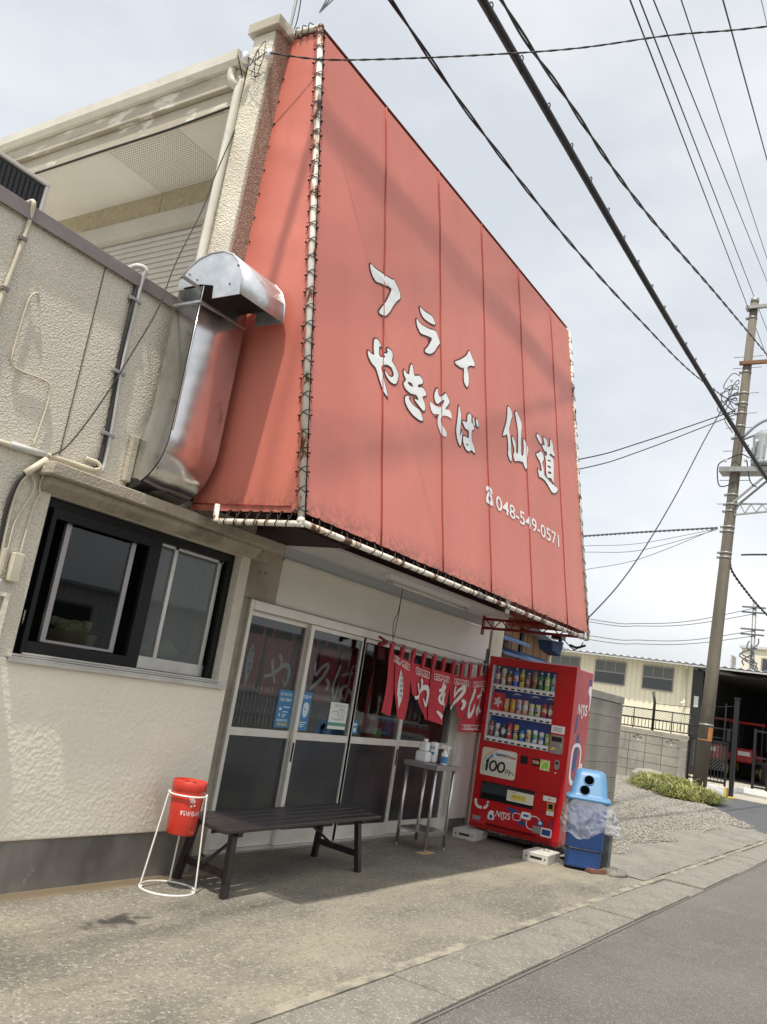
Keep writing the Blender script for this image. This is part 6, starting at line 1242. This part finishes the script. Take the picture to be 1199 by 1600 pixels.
b.grid([[(XP + r * math.cos(t), py(z) + r * math.sin(t), z) for t in [lerp(-2.55, -1.35, i / 8) for i in range(9)]] for z in (1.50, 1.92)]); b.build('orange_plate', up, fix=False)
for z, l, m_ in ((15.75, 2.2, 'galv_band'), (13.75, 2.2, 'rust')):
    mb(m_).box((XP - .22, py(z) - l, z), (XP - .10, py(z) + .22, z + .11)).build('crossarm', up)
mb('trafo').tube(smooth_path([(XP - .1, py(11.2) - .15, 11.25), (XP - .1, py(11.2) - .7, 11.75), (XP - .1, py(11.2) - 1.6, 12.0)], 5), .05, 8).build('arm_bracket', up)
mb('trafo').tube([(XP - .1, py(11.2) - .15, 11.15), (XP - .1, py(11.2) - 1.6, 11.75)], .035, 8).build('arm_bracket', up)
mb('galv_band').box((XP - .3, py(10.1) - 1.9, 10.02), (XP + .3, py(10.1) + .45, 10.18)).build('platform', up)
for s in (-.25, .25): mb('galv_band').bar((XP + s, py(9.0) - .1, 9.0), (XP + s, py(10) - 1.1, 10.02), .06).build('strut', up)
tf = thing('transformer', 'grey ribbed pole transformer beside the utility pole', 'transformer', (XP, 4.55, 10.2))
b = mb('trafo'); b.lathe([(.36, 0), (.42, .02), (.44, .08), (.44, .16), (.40, .2), (.42, 1.0), (.40, 1.08), (.34, 1.16), (0, 1.2)], (XP, 4.78, 10.2), 20); b.build('tank', tf)
for k in range(16):
    t = k * .3927; b = mb('trafo'); b.bar((XP + .43 * math.cos(t), 4.78 + .43 * math.sin(t), 10.42), (XP + .43 * math.cos(t), 4.78 + .43 * math.sin(t), 10.85), .02, .05); b.build('fin', tf)
for x, y, z in ((XP - .38, 5.0, 11.0), (XP - .42, 4.53, 10.95)): mb('white').tube([(x, y, z), (x - .12, y, z - .02)], .05, 8).build('bushing', tf)
for y in (4.60, 4.96): mb('galv_band').tube(smooth_path([(XP, y, 11.36), (XP, y, 11.48), (XP + .05, y, 11.44)], 3), .02, 6).build('lifting_lug', tf)
# insulators, drop wires and the lattice arm
b = mb('wire'); rr_ = random.Random(5)
for k in range(9):
    z = rr_.uniform(12.2, 13.4); y = py(z) + rr_.uniform(.15, .5)
    b.tube(smooth_path([(XP - .2, py(z) + .15, z), (XP - .3, y, z + rr_.uniform(-.3, .1)), (XP - .25, y + .25, z - .4), (XP - .2, py(z) + .2, z - rr_.uniform(.4, .9))], 5), .014, 5)
b.build('drop_leads', up)
b = mb('wire')
for a in ([(27.8, 5.95, 10.45), (27.7, 6.15, 10.2), (27.75, 6.1, 9.6), (27.8, 5.9, 9.55), (27.8, 5.6, 9.7)], [(27.75, 5.3, 10.4), (27.7, 5.15, 9.7), (27.75, 4.95, 9.5)], [(27.8, 5.9, 10.45), (27.75, 5.5, 10.6), (27.7, 5.2, 10.45)]): b.tube(smooth_path(a, 6), .02, 5)
b.build('transformer_leads', up)
for y, z in ((5.95, 13.2), (5.85, 12.95), (5.8, 12.7), (5.95, 10.42), (5.35, 10.42)): mb('white').lathe([(.02, -.08), (.05, -.05), (.03, 0), (.05, .03), (.02, .08)], (XP - .25, y, z), 8).build('insulator', up)
b = mb('galv_band'); b.bar((XP - .1, 5.75, 8.98), (XP - .1, 3.0, 9.02), .05).bar((XP - .1, 5.6, 8.62), (XP - .1, 3.0, 8.95), .05)
for k in range(8): b.bar((XP - .1, 5.6 - k * .33, 8.64 + k * .04), (XP - .1, 5.44 - k * .33, 8.98), .03); b.bar((XP - .1, 5.44 - k * .33, 8.98), (XP - .1, 5.27 - k * .33, 8.68 + k * .04), .03)
b.build('lattice_arm', up)

# ============================================================ OVERHEAD WIRES
def sagline(a, c, n=24, sag=0.0): return [Vector(a).lerp(Vector(c), k / n) - Vector((0, 0, sag * 4 * (k / n) * (1 - k / n))) for k in range(n + 1)]
def wire(pts, r, label, group=None, twist=0, m='wire', cat='wire', sm=6, name='overhead_wire'):
    P = smooth_path(pts, sm) if sm else [Vector(p) for p in pts]
    if not twist: b = mb(m); b.tube(P, r, 6); return tag(b.build(name, loc=pts[0]), label, cat, group)
    t = thing(name, label, cat, pts[0], group); L = [0]
    for a, c in zip(P, P[1:]): L.append(L[-1] + (c - a).length)
    dense = []; step = .06; s = 0; i = 0
    while s < L[-1]:
        while L[i + 1] < s: i += 1
        dense.append((s, P[i].lerp(P[i + 1], (s - L[i]) / max(1e-6, L[i + 1] - L[i])))); s += step
    for ph in (0, math.pi):
        b = mb(m); b.tube([p + Vector((0, math.cos(s * 2 * math.pi / twist + ph), math.sin(s * 2 * math.pi / twist + ph))) * r * 1.05 for s, p in dense], r, 5); b.build('strand', t)
    return t
bc = thing('overhead_cable', 'thick black cable bundle with hanger rings crossing in front of the utility pole', 'cable', (10, 3.48, 7.45))
cab = [(-22, 3.60, 7.9), (-8, 3.55, 7.55), (5.4, 3.50, 7.46), (10.3, 3.48, 7.41), (14, 3.46, 7.42), (19.6, 3.42, 7.51), (30, 3.35, 7.9), (48, 3.2, 8.9)]
mb('wire').tube(smooth_path(cab, 8), .041, 10).build('bundle', bc)
mb('wire').tube([p + Vector((0, .03, .062)) for p in smooth_path(cab, 8)], .009, 6).build('messenger_wire', bc)
P = smooth_path(cab, 60); b = mb('wire'); s = 0; nxt = 0; last = P[0]
hel = []
for i, p in enumerate(P):
    s += (p - last).length; last = p
    if 2 < p.x < 26 and s > nxt:
        nxt = s + .62; b.tube(smooth_path([p + Vector((-.05, .02, -.03)), p + Vector((-.02, 0, .10)), p + Vector((.03, 0, .11)), p + Vector((.06, .03, .04)), p + Vector((.02, .0, -.075)), p + Vector((-.08, -.02, -.07)), p + Vector((-.16, 0, -.02))], 3), .0065, 5)
b.build('hanger_ring', bc)
wire([(-6, 2.2, 5.1), (0, 2.75, 5.42), (3.65, 3.07, 5.76), (5.39, 3.25, 6.01), (8.19, 3.54, 6.59), (11.76, 3.91, 7.47), (17.42, 4.5, 8.98), (25.95, 5.39, 11.61), (28, 5.5, 12.3)], .0085, 'black twisted wire nearest the sign rising to the utility pole', twist=1.5)
wire([(-6, 2.4, 5.6), (0, 2.8, 6.3), (5.11, 3.13, 7.07), (6.7, 3.24, 7.43), (9.86, 3.44, 8.17), (15.96, 3.83, 10.02), (24.86, 4.4, 12.68), (30, 4.75, 14.2)], .0115, 'thick black twisted wire just above the cable bundle, sweeping past the pole top', twist=1.7)
UPW = [[[9.47, 3.75, 11.16], [13.49, 4.15, 12.11], [26.49, 5.45, 15.36]], [[9.96, 3.8, 11.61], [15.5, 4.35, 13.29], [30.88, 5.89, 17.36]], [[10.76, 3.88, 12.34], [17.05, 4.51, 14.41], [33.86, 6.19, 20.0]], [[12.68, 4.07, 14.11], [20.18, 4.82, 16.29], [33.14, 6.11, 20.6]], [[17.08, 4.51, 18.16], [21.97, 5.0, 20.27], [30.18, 5.82, 23.06]], [[24.46, 5.25, 24.95], [26.7, 5.47, 25.96]]]
for k, (p, lab) in enumerate(zip(UPW, ('leftmost', 'second from left', 'third from left', 'fourth from left', 'fifth from left, thicker', 'rightmost, at the frame corner'))):
    a, c = Vector(p[0]), Vector(p[-1]); d = (c - a)
    q = [a - d * 1.2, c + d * .6]
    wire([tuple(x) for x in sagline(q[0], q[-1], 16, 0)], .020 if k == 4 else .012, 'high black line wire over the road, ' + lab + ' of six', 'high line wires over the road')
wire([(3.66, 4.14, 5.72), (3.84, 3.78, 5.69), (4.06, 3.38, 5.74), (4.39, 2.75, 5.84), (4.68, 2.2, 5.95), (4.97, 1.64, 6.11), (5.27, 1.08, 6.24), (5.9, -.1, 6.6), (7.0, -2.2, 7.3)], .0045, 'wavy black service wire from the wing wall corner across the road', twist=.22, name='service_wire')
wire([(28, 5.85, 12.2), (25.72, 8.14, 10.37), (24.33, 9.56, 9.39), (21, 12.9, 7.6)], .02, 'upper of two black wires slanting from the pole behind the sign', m='wire')
wire([(28, 5.85, 12.05), (25.74, 8.12, 10.09), (24.36, 9.53, 9.08), (21, 12.9, 7.2)], .018, 'lower of two black wires slanting from the pole behind the sign', m='wire')
wire([(27.9, 5.85, 13.1), (26.88, 6.09, 11.61), (26.15, 6.29, 10.51), (24.64, 6.68, 8.12), (22.86, 7.15, 5.71), (21.33, 7.55, 4.19), (20, 7.9, 3.2)], .018, 'long black wire swooping from the pole down behind the sign corner', name='service_wire')
for k, (a, c, e, lab) in enumerate((((28, 10.56, 7.76), (28, 8.56, 7.97), (28, 6.07, 8.2), 'top ribbed one'), ((28, 10.47, 7.42), (28, 8.52, 7.59), (28, 6.07, 8.18), 'second one'), ((28, 10.42, 7.2), (28, 8.5, 7.35), (28, 6.07, 8.15), 'third one'), ((28, 10.33, 6.58), (28, 8.47, 7.06), (28, 6.07, 8.2), 'lowest one'))):
    d = Vector(a) - Vector(c); wire([tuple(Vector(a) + d * 4), tuple(Vector(a) + d), a, c, e], (.022, .009, .010, .010)[k], 'grey wire leaving the pole sideways behind the sign, ' + lab, 'thin wires leaving the pole at mid height', twist=.3 if k == 0 else 0, m='wire_far')
for k, (ps, lab) in enumerate((([(70.0, 11.99, 12.14), (68.47, 16.28, 10.52), (67.2, 19.84, 9.8), (65.88, 23.54, 9.62), (60, 40, 10.5)], 'upper'), ([(70, 11.95, 11.7), (68.47, 16.28, 10.25), (67.2, 19.84, 9.6), (65.88, 23.54, 9.4), (60, 40, 10.3)], 'second'), ([(70.04, 11.89, 10.42), (68.51, 16.17, 9.04), (67.24, 19.73, 8.5), (65.92, 23.41, 8.31), (60, 40, 9)], 'third'), ([(70.04, 11.89, 10.0), (68.51, 16.17, 8.75), (67.24, 19.73, 8.2), (65.92, 23.41, 8.0), (60, 40, 8.6)], 'lowest'))):
    wire(ps, .03, 'distant sagging wire over the warehouse roof, %s of four' % lab, 'distant wires over the warehouse', m='wire_far')
wire([(28, 5.3, 7.35), (28.5, 4.6, 7.5), (30, 2, 7.9)], .03, 'short black wire running right from the pole at the lower band', m='wire')
wire([(28.1, 5.65, 7.15), (28.73, 5.69, 6.95), (30.0, 5.5, 6.6), (32.4, 5.14, 6.15), (40, 4, 5.2)], .022, 'black twisted wire drooping right from the pole below the lower band', twist=.5)
an = thing('antenna', 'television antenna mast rising behind the sign top', 'antenna', (4.15, 4.5, 6.0))
b = mb('trafo'); b.tube([(4.10, 4.48, 5.9), (4.17, 4.5, 6.5), (4.2, 4.5, 9.0)], .013, 8); b.build('mast', an)
b = mb('cord'); b.tube(smooth_path([(4.19, 4.48, 7.0), (4.22, 4.49, 6.6), (4.19, 4.49, 6.4), (4.2, 4.5, 6.0)], 4), .005, 5); b.build('cable', an)
for k in range(3): mb('trafo').tube([(4.46 + .01 * k, 4.5, 6.88 + .02 * k), (4.58 + .05 * k, 4.5, 7.3), (4.2, 4.5, 8.3)], .007, 6).build('element', an)

# ============================================================ WAREHOUSE AND BACKGROUND
XW = 42.0
wh = thing('warehouse', 'cream sheet metal warehouse with grey windows and a dark open garage bay', 'building', (XW, 12, 0))
b = mb('cream'); y = 9.70
while y < 24:
    b.box((XW, y, 0), (XW + .06, y + .18, 4.84)).box((XW + .02, y + .18, 0), (XW + .06, y + .24, 4.84)); y += .24
b.build('wall', wh)
for k, (a, c) in enumerate(((16.75, 15.2), (14.40, 12.85), (12.02, 10.55))):
    f_ = mb('grey').box((XW - .06, c, 3.52), (XW - .005, a, 4.66)).build('window', wh)
    for q in range(3):
        w_ = (a - c - .16) / 3; mb('win_grey').box((XW - .07, c + .04 + q * (w_ + .04), 4.14), (XW - .062, c + .04 + q * (w_ + .04) + w_, 4.60)).build('pane', f_)
    mb('glass_dark').box((XW - .07, c + .04, 3.57), (XW - .062, a - .04, 4.08)).build('lower_pane', f_)
b = mb('black_metal'); b.box((XW - .05, 9.2, 0), (XW + .4, 9.68, 4.7)); b.build('bay_post', wh)
b = mb('cream'); b.tube([(XW - .10, 10.0, 4.72), (XW - .10, 9.95, 2.0), (XW - .10, 9.95, 0)], .05, 6).tube([(XW - .4, 9.9, 4.80), (XW - .10, 10.0, 4.70)], .05, 6); b.build('downpipe', wh)
b = mb('dark_room'); b.box((XW + 14, -12, 0), (XW + 14.2, 9.6, 4.8)).box((XW + .41, 9.45, 0), (XW + 14, 9.6, 4.8)).box((XW + .3, -12, 4.60), (XW + 14, 9.44, 4.66)).box((XW + .3, -12, -.02), (XW + 14, 9.44, .0)); b.build('bay_lining', wh)
b = mb('roof_sheet'); r0, r1 = [], []; 
for k in range(441):
    y = -12 + k * .085; z = .035 * math.sin(k * 2 * math.pi / 4); r0.append((XW - .8, y, 4.93 + z)); r1.append((XW + 20, y, 5.9 + z))
b.grid([r0, r1], smooth=False); b.build('roof', wh, solid=.02)
b = mb('white_paint'); b.box((XW - .74, -12, 4.80), (XW - .70, 24, 4.87)); b.build('eave_trim', wh)
mb('facing').box((XW - .06, 9.35, 3.0), (XW - .052, 9.55, 3.5)).build('sign_plate', wh)
b = mb('white'); b.tube([(XW - .2, 9.9, 3.15), (XW - .5, 10.0, 3.1)], .05, 8); b.build('camera_housing', wh)
def tractor(name, x, y, label):
    t = thing(name, label, 'farm machine', (x, y, 0)); O = Vector((x, y, 0))
    mb('red_machine').box(O + Vector((-.1, -.38, .8)), O + Vector((1.5, .38, 1.5))).build('bonnet', t, bevel=.08)
    mb('red_machine').box(O + Vector((1.5, -.62, .8)), O + Vector((2.6, .62, 1.25))).build('fender', t, bevel=.06)
    for a, c in ((1.45, -.55), (1.45, .55), (2.6, -.6), (2.6, .6)): mb('black_metal').bar(O + Vector((a, c, 1.2)), O + Vector((a, c, 2.7)), .06).build('cab_post', t)
    mb('red_machine').box(O + Vector((1.35, -.65, 2.7)), O + Vector((2.7, .65, 2.85))).build('cab_roof', t, bevel=.05)
    for a, c, r in ((.3, -.6, .42), (.3, .6, .42), (2.2, -.75, .75), (2.2, .75, .75)):
        w = mb('black'); w.tube([O + Vector((a, c - .14, r)), O + Vector((a, c + .14, r))], r, 20); q = w.build('wheel', t); mb('yellow').tube([O + Vector((a, c - .15, r)), O + Vector((a, c + .15, r))], r * .55, 14).build('rim', q)
    mb('white').box(O + Vector((-.12, -.28, 1.15)), O + Vector((-.101, .28, 1.35))).build('headlight', t)
tractor('farm_tractor', 45.2, 10.3 - 1.0, 'red farm machine inside the garage bay behind the utility pole')
tractor('farm_tractor', 46.5, 8.0, 'red farm machine inside the garage bay right of the gate post')
b = mb('bench'); b.box((47, 6.2, 0), (48.2, 7.6, 1.0)); tag(b.build('crate', loc=(47, 7, 0), bevel=.02), 'dark crate deep in the garage bay', 'crate')
XFAR = 75
fb = thing('office_building', 'distant cream building with a side balcony right of the pole', 'building', (XFAR, 11, 0))
mb('cream').box((XFAR, 4, 0), (XFAR + 8, 13.6, 9.55)).build('wall', fb); mb('facing').box((XFAR - .2, 3.9, 9.551), (XFAR + 8.1, 13.8, 9.75)).build('parapet', fb)
b = mb('facing'); b.box((XFAR + .2, 13.61, 7.7), (XFAR + 2, 14.5, 7.9)).box((XFAR + .2, 14.4, 7.9), (XFAR + 2, 14.5, 8.9)); b.build('balcony', fb)
for y in (11.3, 9.0, 6.7): f_ = mb('grey').box((XFAR - .08, y - .1, 7.3), (XFAR - .005, y + .8, 8.9)).build('window', fb); mb('glass_dark').box((XFAR - .09, y, 7.4), (XFAR - .081, y + .7, 8.8)).build('pane', f_)
p2 = thing('utility_pole', 'distant thin steel pole with a tangle of wires before the cream building', 'utility pole', (70, 12, 0))
mb('galv_band').tube([(70, 11.8, 0), (70, 12.03, 12.7)], .24, 10, taper=.14).build('shaft', p2)
for z in (12.1, 11.7, 10.4, 10.0): mb('wire_far').box((69.8, 11.2, z), (69.9, 12.9, z + .12)).build('crossarm', p2)
b = mb('wire_far')
for k in range(8): b.tube(smooth_path([(69.8, 12 + random.uniform(-.5, .5), 9.8 - k * .25), (69.7, 12 + random.uniform(-.9, .9), 9.3 - k * .25), (69.8, 12 + random.uniform(-.5, .5), 8.9 - k * .25)], 4), .05, 4)
b.build('leads', p2)
nb = thing('neighbour_house', 'brown boarded house with blue tin awnings seen between the sign and vending machine', 'building', (18, 8.2, 0))
for k in range(17): mb('wood_wall').box((16.4 + k * .21, 8.0 + (.012 if k % 2 else 0), 0), (16.6 + k * .21, 8.1, 3.6 - .03 * k)).build('board', nb)
mb('blue_tin').hexa([(16.0, 7.5, 2.84), (17.55, 7.5, 2.84), (17.55, 8.0, 2.98), (16.0, 8.0, 2.98)], [(16.0, 7.5, 2.90), (17.55, 7.5, 2.90), (17.55, 8.0, 3.04), (16.0, 8.0, 3.04)]).build('awning', nb)
mb('blue_tin').hexa([(16.3, 7.5, 2.55), (19.6, 7.5, 2.55), (19.6, 8.0, 2.72), (16.3, 8.0, 2.72)], [(16.3, 7.5, 2.60), (19.6, 7.5, 2.60), (19.6, 8.0, 2.77), (16.3, 8.0, 2.77)]).build('awning', nb)
mb('bronze').box((18.05, 7.96, 0), (18.2, 8.0, 3.3)).build('corner_trim', nb)
mb('roof_sheet').hexa([(16.0, 7.6, 3.62), (19.9, 7.6, 3.05), (19.9, 12, 3.6), (16, 12, 4.3)], [(16.0, 7.6, 3.68), (19.9, 7.6, 3.11), (19.9, 12, 3.66), (16, 12, 4.36)]).build('roof', nb)

# ============================================================ OTHER SIDE OF THE ROAD (shows in the door glass)
of = thing('roadside_fence', 'white picket fence across the road mirrored in the door glass', 'fence', (18, -5, 0))
for z in (.35, .85): mb('white_paint').box((2, -5.05, z), (40, -5.0, z + .07)).build('rail', of)
b = mb('white_paint')
for k in range(250): b.box((2 + k * .15, -5.08, .05), (2.09 + k * .15, -5.051, 1.05))
b.build('picket', of, kind='stuff')
OY = -6.0
ob = thing('workshop', 'grey workshop with vertical siding across the road mirrored in the door glass', 'building', (24, -9, 0))
b = mb('siding_pale')
for k in range(150): b.box((4 + k * .3, -9.0, 0), (4.2 + k * .3, -8.94, 3.4)).box((4.2 + k * .3, -9.0, 0), (4.3 + k * .3, -8.97, 3.4))
ob.location.y = -18.0; b.build('wall', ob); mb('roof_sheet').box((3.5, -15, 3.4), (49.5, -8.5, 3.52)).build('roof', ob)
for k in range(4): f_ = mb('grey').box((9 + k * 9, -8.93, 1.2), (12 + k * 9, -8.9, 2.8)).build('window', ob); mb('glass_dark').box((9.1 + k * 9, -8.899, 1.3), (11.9 + k * 9, -8.89, 2.7)).build('pane', f_)
# vegetables behind the kitchen window
def veg(x, y, z, n, s):
    b = mb('cabbage'); rv = random.Random(int(x * 100))
    for k in range(n):
        cx, cy, cz = x + rv.uniform(-s, s), y + rv.uniform(-.06, .06), z + rv.uniform(0, .06)
        b.lathe([(.0, -.03), (.03, -.02), (.04 * rv.uniform(.7, 1.2), 0), (.03, .025), (.0, .03)], (cx, cy, cz), 7, smooth=False)
    return b
for k, (x, m_, lab, r) in enumerate(((3.45, 'bowl', 'beige bowl of cut cabbage behind the dark kitchen sash', .17), (2.99, 'bowl_dark', 'dark bowl of cut cabbage at the left end of the kitchen window', .10))):
    t = thing('vegetable_bowl', lab, 'bowl', (x, YW + .2, 1.30)); mb(m_).lathe([(.0, 0), (r * .7, 0), (r, .15), (r * 1.05, .155), (r * .95, .15), (.0, .12)], (x, YW + .29, 1.30), 24).build('bowl', t); veg(x, YW + .29, 1.45, 26, r * .75).build('cabbage', t, kind='stuff')
t = veg(4.18, YW + .25, 1.42, 22, .10).build('cabbage_heap', loc=(4.18, YW + .3, 1.4)); tag(t, 'pale cabbage heap behind the bright kitchen window pane', 'cabbage')
b = mb('d_pink'); b.box((4.30, YW + .22, 1.29), (4.44, YW + .34, 1.38)); tag(b.build('plastic_tub', loc=(4.37, YW + .3, 1.3), bevel=.02), 'pinkish tub at the lower right of the kitchen window', 'tub')
